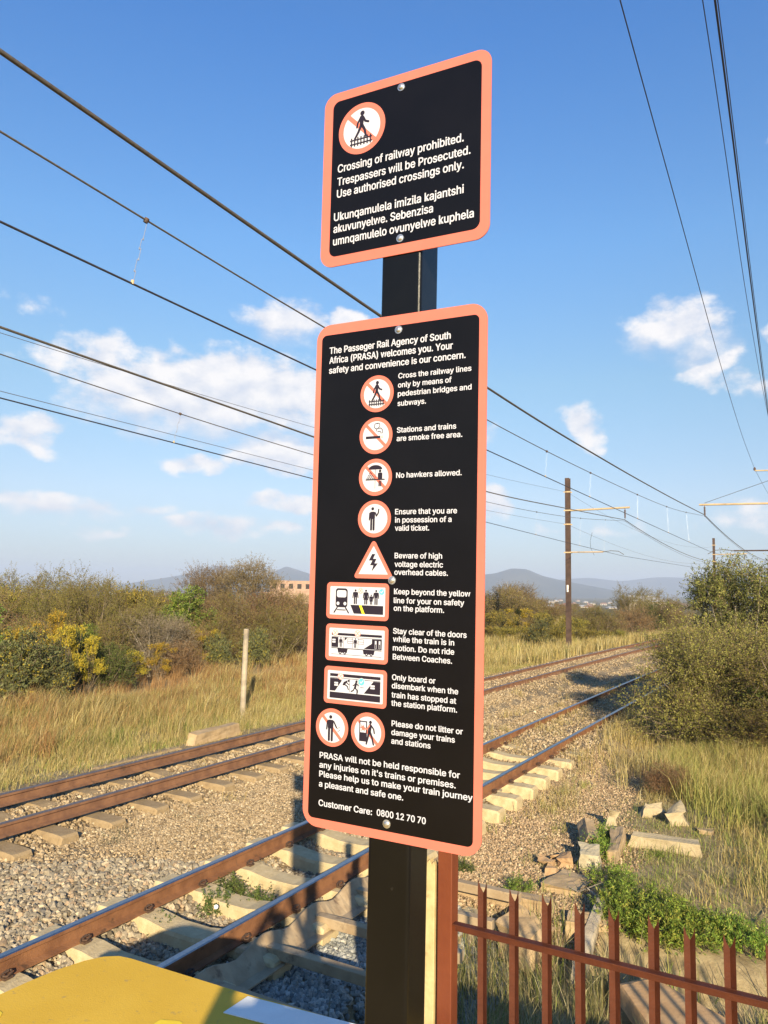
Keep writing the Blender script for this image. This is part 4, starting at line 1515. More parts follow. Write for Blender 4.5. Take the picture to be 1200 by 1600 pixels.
def build_protos():
    mk = make_plant
    mk('thorn1', 'thorn_bush', 101, blob_set(1, 7, 3.6, 2.6), 1500, .5, 15, .05, .022, BROWN, up=.45, r0=.035)
    mk('thorn2', 'thorn_bush', 102, blob_set(2, 6, 3.2, 2.9), 1300, .55, 14, .05, .022, BROWN + OLIVE[:2], up=.5, r0=.035)
    mk('rusty', 'thorn_bush', 103, blob_set(3, 7, 3.4, 2.2), 1300, .5, 14, .05, .022, RUSTY, up=.5, r0=.03)
    mk('olive1', 'acacia_bush', 104, blob_set(4, 8, 4.4, 3.6, zlo=.45), 1800, .55, 16, .055, .022, OLIVE, up=.4, r0=.05)
    mk('olive2', 'acacia_bush', 105, blob_set(5, 7, 4.0, 3.2, zlo=.4), 1600, .55, 16, .055, .022, OLIVE + BROWN[:2], up=.4, r0=.05)
    top = [(0, 0, 3.1, 1.1, 1.1, .75), (.9, .2, 2.9, .8, .8, .6), (-.9, -.1, 2.8, .8, .8, .6), (.1, .8, 2.9, .8, .8, .6), (-.1, -.8, 2.75, .85, .8, .6), (.5, -.5, 3.4, .6, .6, .5), (-.5, .3, 3.5, .6, .6, .45)]
    mk('acacia', 'acacia_tree', 106, top, 1150, .55, 14, .055, .022, [(.17, .12, .05, 4), (.22, .16, .07, 3), (.12, .09, .04, 3)], up=.5, r0=.06, hole=.1, stems=2, forks=4)
    mk('green', 'green_shrub', 107, blob_set(7, 9, 2.8, 2.8), 2000, .3, 15, .085, .045, GREEN, up=.25, r0=.035, hole=.4)
    mk('dark', 'green_shrub', 108, blob_set(8, 6, 2.8, 2.4), 1200, .4, 15, .06, .028, DARKGREEN, up=.3, r0=.035)
    mk('grey', 'thorn_bush', 109, blob_set(9, 8, 3.4, 2.6), 1500, .5, 12, .045, .02, GREYTAN, twig=(.26, .21, .15), up=.4, r0=.03, mat='grey_bark')
    umb = []
    r = np.random.default_rng(10)
    for k in range(22):
        a, q = r.uniform(0, 6.28), r.uniform(.05, .8)
        rr = r.uniform(.13, .26)
        umb.append((q * cos(a), q * sin(a), r.uniform(.55, 1.75) - .5 * q * .5, rr, rr, .055))
    mk('yellow1', 'yellow_shrub', 110, umb, 560, .13, 14, .042, .024, [(.40, .275, .022, 5), (.48, .35, .03, 3), (.3, .22, .03, 2), (.16, .16, .03, 3)], twig=(.16, .13, .05), up=.5, r0=.013, stems=1, forks=3, hole=.45)
    umb2 = []
    for k in range(20):
        a, q = r.uniform(0, 6.28), r.uniform(.1, 1.1)
        umb2.append((q * cos(a), q * sin(a), r.uniform(.5, 1.6) - .3 * q, .34, .34, .16))
    mk('yellow2', 'yellow_shrub', 111, umb2, 900, .25, 15, .05, .026, YGREEN, twig=(.2, .15, .07), up=.35, r0=.014, stems=1, forks=3, hole=.4)
    mk('herb', 'tall_weed', 112, blob_set(12, 7, 1.5, 1.9, zlo=.3), 700, .3, 14, .075, .03, [(.12, .13, .05, 3), (.17, .17, .06, 3), (.09, .1, .04, 2), (.33, .25, .03, 1)], up=.5, r0=.012, hole=.4)


build_protos()
LG = 'bushes along the grassy verge'


def px(xp, Y, dz=0.0):
    """ground position at picture column xp, Y metres ahead"""
    return (xp - 600) / 1200 * Y * 1.004, Y


def build_left_bushes():
    def P(kind, xp, Y, s, label, cat='bush', sz=None, name=None, rot=None):
        x, y = px(xp, Y)
        plant(kind, x, y, s, label=label, cat=cat, group=LG, sz=sz, name=name, rot=rot)
    # front row
    P('green', -35, 21.5, .95, 'green leafy shrub at the near end of the row of bushes')
    P('herb', 38, 20.5, 1.15, 'pale green weed with yellow tops beside the leafy green shrub')
    P('yellow1', 52, 21.5, .85, 'yellow flowering shrub above the pale green weed', 'shrub', 1.25)
    P('dark', 120, 23.5, .85, 'dark shrub in the gap between two yellow clumps')
    P('yellow1', 118, 22.5, .62, 'yellow flowering shrub with flat heads in front of a dark shrub', 'shrub', 1.3)
    P('yellow1', 150, 23.2, .55, 'small tuft of yellow flowers low down beside the dark shrub', 'shrub', 1.1)
    P('dark', 178, 24.2, .72, 'blackish green shrub standing at the edge of the dry grass', sz=.7)
    P('yellow1', 212, 25.6, .72, 'low yellow flowering shrub beside the blackish green shrub', 'shrub', .75)
    P('grey', 255, 28.5, 1.0, 'domed grey-tan thorn bush, bare and twiggy', sz=.95)
    P('rusty', 285, 28.0, .7, 'rust-brown thorn bush at the foot of the domed grey one', sz=.6)
    P('yellow1', 322, 30.5, .85, 'bright yellow umbrella-shaped shrub before the bright green bush', 'shrub', .95)
    P('rusty', 65, 25.5, .95, 'rust-brown bush behind the yellow flowering shrub', sz=1.0)
    P('olive2', 165, 27.5, .7, 'small olive thorn bush behind the blackish green shrub', sz=.75)
    # second row
    P('olive1', 105, 32, 1.15, 'broad olive-brown acacia bush breaking the skyline', sz=1.05)
    P('thorn1', -10, 28, 1.15, 'brown thorn bush at the far left of the second row', sz=1.2)
    P('olive2', 10, 36, 1.0, 'olive bush half hidden behind a brown thorn bush')
    P('thorn2', 195, 34, 1.05, 'brown thorn bush next to the yellow-topped bush')
    P('yellow2', 236, 34, 1.5, 'large yellow-topped bush on the skyline beside the bright green one', 'shrub', 2.0)
    P('green', 292, 33, 1.12, 'bright green rounded bush, greenest of the row', sz=1.12)
    P('olive2', 262, 37, 1.0, 'dull olive bush showing above the yellow-topped bush')
    P('acacia', 332, 39, 1.05, 'spiky feathery acacia tree, smaller of the two on the skyline', 'tree', 1.06, rot=.4)
    P('acacia', 396, 37, 1.12, 'flat-topped feathery acacia tree, larger of the two on the skyline', 'tree', 1.13, rot=2.2)
    P('thorn1', 335, 36, 1.05, 'brown thorn bush beneath the smaller acacia tree', sz=1.1)
    P('thorn2', 382, 34.5, 1.05, 'dark brown thorn bush beneath the larger acacia tree', sz=1.05)
    P('rusty', 420, 36, 1.1, 'rust-brown thorn bush to the right of the larger acacia', sz=1.35)
    P('thorn1', 455, 37, 1.1, 'brown thorn bush against the edge of the tall sign', sz=1.22)
    P('rusty', 478, 36, .9, 'reddish thorn bush just behind the edge of the tall sign', sz=1.3)
    P('thorn2', 535, 40, 1.1, 'brown thorn bush hidden behind the tall sign', sz=1.0)
    P('olive1', 620, 46, 1.0, 'olive bush hidden behind the tall sign')
    P('thorn1', 700, 50, 1.1, 'dry bush hidden behind the tall sign')
    P('herb', 350, 30, .8, 'green weed at the foot of the brown thicket')
    P('olive1', 28, 24, .62, 'small olive bush wedged between the yellow shrub and the rust-brown bush')
    P('yellow1', 92, 24.2, .7, 'yellow flat-headed shrub above the dark gap, beside the tallest yellow clump', 'shrub', 1.5)
    P('herb', 88, 21.4, .9, 'lanky green weed in front of the dark gap in the bushes')
    P('green', 135, 26.5, .62, 'small leafy green shrub half hidden by yellow heads', sz=.7)
    P('olive1', 215, 29.5, .75, 'olive bush between the blackish shrub and the domed grey-tan one', sz=.8)
    P('olive1', 95, 29, .72, 'olive scrub filling the gap behind the dark shrubs and yellow clumps', sz=.85)
    P('olive2', 228, 31, .8, 'olive scrub between the domed grey-tan bush and the yellow-topped bush', sz=.9)
    P('thorn1', 315, 33, .8, 'brown scrub right beside the bright green rounded bush', sz=.95)
    P('olive1', 150, 30, .85, 'olive scrub directly below the skyline, behind the small leafy green shrub', sz=1.0)
    P('yellow1', 262, 27.2, .6, 'faded yellow shrub at the foot of the domed grey-tan bush', 'shrub', .8)
    P('olive2', 350, 32, .7, 'olive bush in front of the brown thicket, behind the timber stake', sz=.7)
    P('herb', 408, 31, .9, 'pale weed among tall dry grass below the larger acacia')
    P('olive1', 60, 38, 1.1, 'olive bush on the skyline left of the broad acacia bush')
    P('olive2', 160, 40, 1.2, 'olive bush on the skyline right of the broad acacia bush')
    P('yellow2', 40, 33, 1.2, 'yellow-tinged bush showing above the rust-brown bush', 'shrub', 1.9)
    P('rusty', 300, 30.5, .8, 'rust-brown bush beneath the bright green rounded bush', sz=.8)
    P('olive1', 440, 33, .75, 'olive bush low down between the thorn thickets and the sign', sz=.7)


build_left_bushes()


def build_right_bushes():
    g = 'bushes beyond the far track'

    def P(kind, xp, Y, s, label, cat='bush', sz=None, rot=None):
        x, y = px(xp, Y)
        plant(kind, x, y, s, label=label, cat=cat, group=g, sz=sz, rot=rot)
    P('thorn2', 768, 60, 1.2, 'brown bush just right of the tall sign, under the far hill')
    P('acacia', 806, 62, 1.3, 'brown spreading tree that stands highest left of the dark mast', 'tree', 1.0)
    P('thorn1', 800, 58, 1.5, 'broad brown thicket beneath the spreading tree')
    P('thorn1', 842, 60, 1.2, 'brown bush close to the left side of the dark mast')
    P('yellow2', 778, 49, 1.3, 'yellow flowering thicket beside the edge of the tall sign', 'shrub')
    P('yellow1', 815, 52, 1.3, 'yellow flowering shrub between the tall sign and the dark mast', 'shrub')
    P('yellow2', 855, 50, 1.3, 'yellow-green thicket at the foot of the dark mast', 'shrub')
    P('yellow2', 900, 52, 1.3, 'yellow thicket on the right of the dark mast', 'shrub', 1.1)
    P('olive2', 938, 55, .9, 'olive bush right of the dark mast, behind pale grass')
    P('thorn2', 912, 64, 1.2, 'dark brown bush above the yellow thicket by the mast', sz=.85)
    P('rusty', 950, 58, 1.2, 'rust-brown bush right of the yellow shrubs', sz=.8)
    P('yellow2', 795, 47, .95, 'low yellowish thicket in front of the yellow flowering shrub by the sign', 'shrub', .7)
    P('yellow2', 838, 48, .9, 'low yellowish thicket directly left of the mast foot', 'shrub', .72)
    P('yellow2', 872, 52, 1.0, 'low yellow thicket hidden partly by the mast', 'shrub', .8)
    P('yellow2', 925, 50, .95, 'low yellowish thicket at the right of the mast, in front of the olive bush', 'shrub', .75)
    P('yellow2', 960, 53, .9, 'last yellowish thicket before the reddish bush', 'shrub', .65)
    P('olive1', 985, 88, 1.35, 'dark green spreading tree, left of a pair near the track bend', 'tree', 1.3)
    P('olive2', 1018, 78, 1.25, 'olive tree with a domed top near the track bend', 'tree', 1.35)
    P('dark', 1022, 66, 1.3, 'dark green round bush near the track bend')
    P('rusty', 990, 62, 1.2, 'reddish bush at the edge of the grass near the track bend')
    P('thorn1', 1045, 66, 1.2, 'brown bush just left of the big thorn bush')
    P('herb', 845, 45, 1.0, 'greenish weed in the tall grass before the yellow thicket')


build_right_bushes()


def build_far_bushes():
    kinds = ['thorn1', 'thorn2', 'olive1', 'olive2', 'rusty', 'dark', 'grey']
    r = np.random.default_rng(55)
    for k in range(150):
        Y = 55 * (12 ** r.random()) if k > 40 else r.uniform(42, 70)
        xp = r.uniform(-120, 1180)
        x, y = px(xp, Y)
        a, b = ab(x, y)
        if b > -15 - (a > 60) * 2 and b < 8:
            continue
        if xp > 1080 and Y < 60:
            continue
        low = 850 < xp < 978
        if low and Y < 85:
            continue
        kd = kinds[int(r.integers(0, len(kinds)))]
        s = r.uniform(.7, 1.15) * (1.0 if Y < 120 else 1.35)
        plant(kd, x, y, s, label='brown or olive bush scattered over the veld, far beyond the verge', group='scattered far bushes', sz=s * r.uniform(.75, 1.0) * (.6 if low else .9))


build_far_bushes()


# ------------------------------------------------------------------ big thorn bushes on the right
def build_big_bushes():
    pal = [(.18, .172, .038, 4), (.235, .22, .05, 3), (.29, .26, .07, 3), (.13, .13, .03, 2), (.2, .14, .05, 1)]
    bl = [(0, 0, 1.2, 1.2, 1.2, 1.0), (-1.05, .1, 1.15, .85, .9, .8), (-.8, -.4, 1.75, .8, .8, .6), (.6, -.6, 1.5, 1.1, 1.0, .85), (1.6, .2, 1.4, 1.2, 1.1, 1.0),
          (-.2, .5, 1.95, .9, .9, .55), (.9, .6, 1.95, 1.0, .9, .6), (-1.3, -.2, .6, .7, .7, .5), (2.4, 0, 1.1, 1.0, 1.0, .9), (-.3, -1.0, .75, .95, .7, .65), (1.2, -1.0, .9, 1.0, .7, .7)]
    r = np.random.default_rng(61)
    small = []
    for (cx, cy, cz, rx, ry, rz) in bl:
        small.append((cx, cy, cz, rx * .6, ry * .6, rz * .6))
        for k in range(6):
            u = r.normal(0, 1, 3)
            u /= np.linalg.norm(u)
            f = r.uniform(.28, .45)
            small.append((cx + u[0] * rx * .72, cy + u[1] * ry * .72, max(.2, cz + u[2] * rz * .75), rx * f, ry * f, rz * f))
    bl = small
    make_plant('big1', 'thorn_bush', 201, bl, 5000, .6, 18, .042, .020, pal, up=.35, rnd=.65, r0=.035, stems=1, forks=1, hole=.25, tw_w=.003, spread=.028, shell=.45)
    x, y = px(1112, 16.4)
    plant('big1', x, y, 1.0, rot=.15, label='big olive thorn bush overhanging the rails on the right', cat='bush', sz=1.02)
    pal2 = [(.13, .135, .034, 4), (.185, .185, .045, 3), (.08, .085, .025, 3), (.25, .23, .065, 2), (.2, .15, .08, 1)]
    bl2 = [(0, 0, 2.4, 1.2, 1.2, 1.0), (-.9, .1, 2.75, .8, .8, .7), (.9, .2, 2.8, .9, .9, .75), (.1, -.5, 3.1, .8, .8, .65), (-.5, -.3, 1.7, 1.0, 1.0, .7), (1.5, 0, 2.0, 1.0, 1.0, .9),
           (.6, .5, 1.3, 1.1, 1.1, .8), (2.1, .3, 2.7, .8, .8, .7), (-.2, .3, 3.4, .6, .6, .45), (1.2, -.2, 3.3, .65, .65, .5), (-1.0, .2, 3.15, .5, .5, .4)]
    small = []
    for (cx, cy, cz, rx, ry, rz) in bl2:
        small.append((cx, cy, cz, rx * .5, ry * .5, rz * .5))
        for k in range(6):
            u = r.normal(0, 1, 3)
            u /= np.linalg.norm(u)
            f = r.uniform(.28, .42)
            small.append((cx + u[0] * rx * .8, cy + u[1] * ry * .8, max(.2, cz + u[2] * rz * .85), rx * f, ry * f, rz * f))
    bl2 = small
    make_plant('big2', 'thorn_tree', 202, bl2, 6000, .52, 20, .05, .024, pal2, up=.5, r0=.045, stems=1, forks=1, hole=.2, tw_w=.003, mat='grey_bark', spread=.03, shell=.55)
    x, y = px(1168, 18.3)
    plant('big2', x, y, 1.0, rot=-.2, label='taller green thorn tree rising behind the big olive thorn bush', cat='tree', sz=1.03)
    plant('dark', *px(1225, 15.2), .9, label='dark shaded bush under the thorn tree at the right', cat='bush', sz=.7)
    plant('thorn1', *px(1165, 15.0), .45, label='low brown thicket under the big olive thorn bush', cat='bush', sz=.4)
    plant('olive1', *px(1268, 14.4), .85, label='olive bush at the right, on the slope beside the dry grass', cat='bush', sz=.6)
    xr, yr, _ = tw(12.9, -2.15)
    plant('rusty', xr, yr, .24, label='small reddish dead bush just above the pair of upright blocks', cat='bush', sz=.26)
    plant('olive2', *px(1330, 18), 1.0, label='olive bush beyond the right end of the fence', cat='bush')


build_big_bushes()


# ------------------------------------------------------------------ grass
def blades(rng, x, y, h, w, palette, lean=.35, wind=(0.0, 0.0), z=None, curl=.5):
    n = len(x)
    z = ground_z(x, y) - .02 if z is None else z
    base = np.stack([x, y, z], -1)
    an = rng.uniform(0, 2 * pi, n)
    ld = np.stack([np.cos(an), np.sin(an), np.zeros(n)], -1) * (lean * np.abs(rng.normal(0, 1, (n, 1)))) + np.array([wind[0], wind[1], 0])
    h = h.reshape(-1, 1)
    mid = base + np.array([0, 0, 1.0]) * h * .55 + ld * h * .28
    tip = base + np.array([0, 0, 1.0]) * h * (1 - curl * .18) + ld * h * (.75 + curl * .3)
    tip[:, 2] = np.maximum(tip[:, 2], base[:, 2] + .02)
    fa = rng.uniform(0, 2 * pi, n)
    s = np.stack([np.cos(fa), np.sin(fa), np.zeros(n)], -1) * (w * rng.uniform(.6, 1.4, (n, 1)) * .5)
    V = np.stack([base - s, base + s, mid + s * .8, mid - s * .8, tip], 1).reshape(-1, 3)
    i = np.arange(n)[:, None] * 5
    F = np.concatenate([i + np.array([[0, 1, 2]]), i + np.array([[0, 2, 3]]), i + np.array([[3, 2, 4]])], 0)
    pal = np.array([c[:3] for c in palette])
    wt = np.array([c[3] for c in palette], float)
    C = pal[rng.choice(len(pal), n, p=wt / wt.sum())] * rng.uniform(.75, 1.25, (n, 1))
    return V, F, C


def grass_object(name, label, seed, sets):
    """sets: list of (x, y, h, w, palette, lean, wind)"""
    rng = np.random.default_rng(seed)
    Vs, Fs, Cs, o = [], [], [], 0
    for (x, y, h, w, pal, lean, wind) in sets:
        if len(x) == 0:
            continue
        V, F, C = blades(rng, x, y, h, w, pal, lean, wind)
        Vs.append(V)
        Fs.append(F + o)
        Cs.append(np.repeat(C, 5, 0))
        o += len(V)
    me = fast_mesh(name, np.concatenate(Vs), np.concatenate(Fs), M['grass'], np.concatenate(Cs))
    ob = put(bpy.data.objects.new(name, me))
    tag(ob, label, None, kind='stuff')
    return ob


DRY = [(0.4, 0.308, 0.115, 5), (0.464, 0.376, 0.163, 3), (0.312, 0.224, 0.081, 3), (0.248, 0.208, 0.063, 2), (0.512, 0.44, 0.237, 1)]
DRYGREEN = [(0.312, 0.292, 0.078, 4), (0.23, 0.249, 0.058, 3), (0.385, 0.344, 0.117, 3), (0.156, 0.181, 0.043, 2)]
REDDRY = [(0.326, 0.18, 0.068, 4), (0.389, 0.238, 0.101, 3), (0.244, 0.131, 0.05, 2)]
GREENG = [(0.153, 0.199, 0.036, 3), (0.216, 0.257, 0.052, 3), (0.279, 0.275, 0.072, 2)]
PALE = [(0.41, 0.353, 0.182, 4), (0.344, 0.287, 0.129, 3), (0.246, 0.23, 0.084, 3), (0.476, 0.426, 0.251, 1), (0.164, 0.164, 0.049, 2)]


def scatter(rng, n, a0, a1, b0, b1, clump=0.0, keep=None, power=1.0):
    """positions in the track frame, denser towards the camera when power > 1"""
    a = a0 + (a1 - a0) * rng.random(n) ** power
    b = rng.uniform(b0, b1, n)
    if clump:
        k = max(1, n // 28)
        ca, cb = a[:k], b[:k]
        j = rng.integers(0, k, n)
        a = ca[j] + rng.normal(0, clump, n)
        b = cb[j] + rng.normal(0, clump, n)
    bb = b + bend(a)
    x, y = a * TX + bb * UX, a * TY + bb * UY
    if keep is not None:
        m = keep(a, b, x, y)
        a, b, x, y = a[m], b[m], x[m], y[m]
    return a, b, x, y


def build_grass():
    rng = np.random.default_rng(77)
    sets = []
    W = (.05, .03)
    # left verge: short and pale by the ballast, taller and patchy further back
    far_ok = lambda a, b, x, y: b < -10.15 - .5 * rng.random(len(b))

    def patch(seed, lo, hi, sc):
        return lambda x, y: sstep(wave(x, y, seed, sc), lo, hi)
    any_ = lambda x, y: np.ones(len(x))
    for n, a0, a1, b0, b1, h0, h1, pal, w, where in (
            (95000, 2.5, 36, -17, -10.2, .25, .66, DRY, .0065, any_), (56000, 2.5, 34, -17, -10.2, .2, .6, DRYGREEN, .0065, patch(21, -.25, .25, .7)),
            (15000, 5, 36, -20, -13.5, .5, .95, DRY, .011, patch(22, -.2, .2, .9)), (38000, 3, 32, -22, -12.6, .35, .8, REDDRY, .008, patch(23, -.15, .15, .55)),
            (22000, 2, 15, -17, -10.6, .12, .45, GREENG, .008, patch(24, -.2, .2, .8)), (26000, 3, 26, -11.6, -10.1, .05, .24, PALE, .006, any_),
            (5000, 3, 30, -16, -10.8, .02, .10, PALE, .006, any_)):
        a, b, x, y = scatter(rng, n, a0, a1, b0, b1, .13, far_ok, 1.15)
        m = rng.random(len(x)) < where(x, y)
        a, b, x, y = a[m], b[m], x[m], y[m]
        tall = .35 + .75 * (wave(x, y, 8, .8) * .5 + .5) + .45 * wave(x, y, 18, 2.6)
        hh = rng.uniform(h0, h1, len(x)) * np.clip(tall, .25, 1.5) * np.clip((-b - 9.7) / 2.4, .22, 1.05)
        sets.append((x, y, hh, w, pal, .5, (.14, .07)))
    grass_object('dry_grass', 'tall straw-coloured grass filling the verge beyond the far track', 1, sets)
    sets = []
    for n, a0, a1, b0, b1, h0, h1, pal, w in ((34000, 30, 75, -22, -10.4, .4, .95, DRY, .02), (14000, 30, 80, -26, -11, .3, .8, DRYGREEN, .02), (9000, 40, 110, -40, -18, .5, 1.0, DRY, .035)):
        a, b, x, y = scatter(rng, n, a0, a1, b0, b1, .2, far_ok)
        sets.append((x, y, rng.uniform(h0, h1, len(x)), w, pal, .3, W))
    grass_object('dry_grass', 'pale gold grass around the foot of the dark mast and on to the bend', 2, sets)
    # right-hand slope
    sets = []
    right_ok = lambda a, b, x, y: (b > -3.0 + .9 * rng.random(len(b)) + .55 * wave(x, y, 31, 1.6) + 1.0 * (1 - np.clip((a - 11.5) / 3.0, 0, 1))) & (y > 7.6)
    edge_ok = lambda a, b, x, y: rng.random(len(b)) < sstep(a + .8 * wave(x, y, 34, 1.4), 12.6, 15)
    strag_ok = lambda a, b, x, y: rng.random(len(b)) < sstep(wave(x, y, 35, 2.2) + .12 * (a - 11.5), -.15, .45)
    litter_ok = lambda a, b, x, y: (y > 7.6) & (b > -3.4) & (rng.random(len(b)) < .25 + .75 * sstep(b + .4 * wave(x, y, 32, 1.2), -2.9, -1.5))
    for n, a0, a1, b0, b1, h0, h1, pal, w, lean, ok in (
            (30000, 12.5, 19, -3.0, 2.5, .3, .8, DRY, .007, .5, right_ok), (24000, 11.5, 20, -2.6, 3, .3, .85, DRYGREEN, .007, .5, right_ok), (8000, 8.5, 13, -1.2, 4, .1, .4, DRY, .006, .6, right_ok),
            (6000, 9, 14, -.6, 4, .15, .55, DRYGREEN, .007, .6, right_ok), (7000, 12.6, 24, -3.95, -2.8, .2, .55, DRY, .007, .5, edge_ok), (10500, 9.2, 13.6, -3.7, -2.2, .05, .26, DRY, .006, .7, strag_ok), (6000, 9.5, 13.6, -3.6, -2.0, .04, .18, PALE, .005, .8, strag_ok), (3000, 13, 24, -5.5, -4.2, .03, .18, DRY, .006, .6, edge_ok), (8000, 14, 30, -3.0, 6, .3, .8, DRY, .010, .5, right_ok),
            (15000, 7.8, 14, -3.2, 3, .03, .16, PALE, .005, .8, litter_ok), (34000, 7.8, 14, -3.4, 3, .03, .06, PALE, .006, 4.0, litter_ok), (9000, 7.8, 14, -3.0, 3, .02, .05, REDDRY, .006, 4.0, litter_ok),
            (2600, 8.2, 12, -2.6, -.4, .05, .22, GREENG, .006, .6, litter_ok)):
        a, b, x, y = scatter(rng, n, a0, a1, b0, b1, .11, ok)
        hh = rng.uniform(h0, h1, len(x)) * (np.clip(.4 + .8 * (wave(x, y, 8, 1.0) * .5 + .5) + .4 * wave(x, y, 33, 2.4), .25, 1.5) if h1 > .2 else 1)
        sets.append((x, y, hh, w, pal, lean, W))
    grass_object('dry_grass', 'yellow-green grass growing up the slope in front of the big thorn bush', 3, sets)
    # behind the fence
    sets = []
    low_ok = lambda a, b, x, y: (a > 3.3) & (a < 7.65) & ~((np.abs(a - 6.85) < .55) & (np.abs(b + 1.1) < .55))
    for n, a0, a1, b0, b1, h0, h1, pal, w in ((15000, 3.3, 7.5, -2.9, 2.2, .2, .62, PALE, .0055), (5000, 3.3, 7.6, -3.0, 2.2, .15, .5, GREENG, .006), (4000, 3.4, 5.4, -2.2, .2, .4, .85, PALE, .005)):
        a, b, x, y = scatter(rng, n, a0, a1, b0, b1, .09, low_ok)
        sets.append((x, y, rng.uniform(h0, h1, len(x)), w, pal, .5, (0, 0)))
    grass_object('pale_grass', 'pale wiry grass growing in the hollow behind the red fence', 4, sets)
    # sparse tufts in the ballast
    sets = []
    for n, a0, a1, b0, b1, h0, h1, pal, w, c in ((2200, 4, 18, -8.0, -5.7, .03, .11, GREYW, .005, .09), (900, 8, 30, -8.0, -5.6, .05, .3, DRY, .006, .1), (600, 5, 20, -9.2, -8.4, .03, .15, DRY, .006, .07),
                                                 (500, 8, 16, -3.9, -3.0, .04, .2, DRYGREEN, .006, .08), (600, 9, 26, -5.9, -5.5, .06, .25, DRY, .007, .1)):
        a, b, x, y = scatter(rng, n, a0, a1, b0, b1, c)
        sets.append((x, y, rng.uniform(h0, h1, len(x)), w, pal, .7, (0, 0)))
    grass_object('sparse_grass', 'thin dry tufts growing here and there in the gravel between the tracks', 5, sets)


GREYW = [(.13, .12, .06, 3), (.2, .17, .09, 3), (.1, .1, .045, 2)]
build_grass()


# ------------------------------------------------------------------ ballast stones
def icosa():
    t = (1 + sqrt(5)) / 2
    v = np.array([(-1, t, 0), (1, t, 0), (-1, -t, 0), (1, -t, 0), (0, -1, t), (0, 1, t), (0, -1, -t), (0, 1, -t), (t, 0, -1), (t, 0, 1), (-t, 0, -1), (-t, 0, 1)], float)
    v /= np.linalg.norm(v[0])
    f = np.array([(0, 11, 5), (0, 5, 1), (0, 1, 7), (0, 7, 10), (0, 10, 11), (1, 5, 9), (5, 11, 4), (11, 10, 2), (10, 7, 6), (7, 1, 8), (3, 9, 4), (3, 4, 2), (3, 2, 6), (3, 6, 8), (3, 8, 9), (4, 9, 5), (2, 4, 11), (6, 2, 10), (8, 6, 7), (9, 8, 1)])
    return v, f


def stones(name, label, seed, x, y, size, palette, sink=.3):
    rng = np.random.default_rng(seed)
    v, f = icosa()
    n = len(x)
    ax = size[:, None] * rng.uniform(.6, 1.25, (n, 3)) * np.array([1, 1, .75])
    P = v[None] * rng.uniform(.72, 1.25, (n, 12, 1)) * ax[:, None, :]
    q = rng.normal(0, 1, (n, 4))
    q /= np.linalg.norm(q, axis=1, keepdims=True)
    a, b, c, d = q.T
    R = np.stack([1 - 2 * (c * c + d * d), 2 * (b * c - a * d), 2 * (b * d + a * c), 2 * (b * c + a * d), 1 - 2 * (b * b + d * d), 2 * (c * d - a * b),
                  2 * (b * d - a * c), 2 * (c * d + a * b), 1 - 2 * (b * b + c * c)], -1).reshape(n, 3, 3)
    P = np.einsum('nij,nkj->nki', R, P)
    z = ground_z(x, y) + size * (1 - 2 * sink) * .6
    P += np.stack([x, y, z], -1)[:, None, :]
    F = (np.arange(n)[:, None, None] * 12 + f[None]).reshape(-1, 3)
    pal = np.array([k[:3] for k in palette])
    wt = np.array([k[3] for k in palette], float)
    C = pal[rng.choice(len(pal), n, p=wt / wt.sum())] * rng.uniform(.7, 1.25, (n, 1))
    me = fast_mesh(name, P.reshape(-1, 3), F, M['stone'], np.repeat(C, 12, 0))
    o = put(bpy.data.objects.new(name, me))
    tag(o, label, None, kind='stuff')


GREYS = [(0.296, 0.254, 0.186, 4), (0.234, 0.203, 0.156, 3), (0.374, 0.312, 0.22, 3), (0.156, 0.129, 0.095, 2), (0.328, 0.242, 0.16, 2)]
TANS = [(0.328, 0.249, 0.152, 4), (0.273, 0.203, 0.122, 3), (0.382, 0.298, 0.192, 3), (0.203, 0.145, 0.085, 2), (0.421, 0.352, 0.244, 1)]
SHADE_COOLS = [(0.255, 0.262, 0.249, 4), (0.332, 0.331, 0.301, 3), (0.187, 0.194, 0.185, 3), (0.399, 0.387, 0.344, 1)]  # grey ballast with the cool cast of shade put into its colour


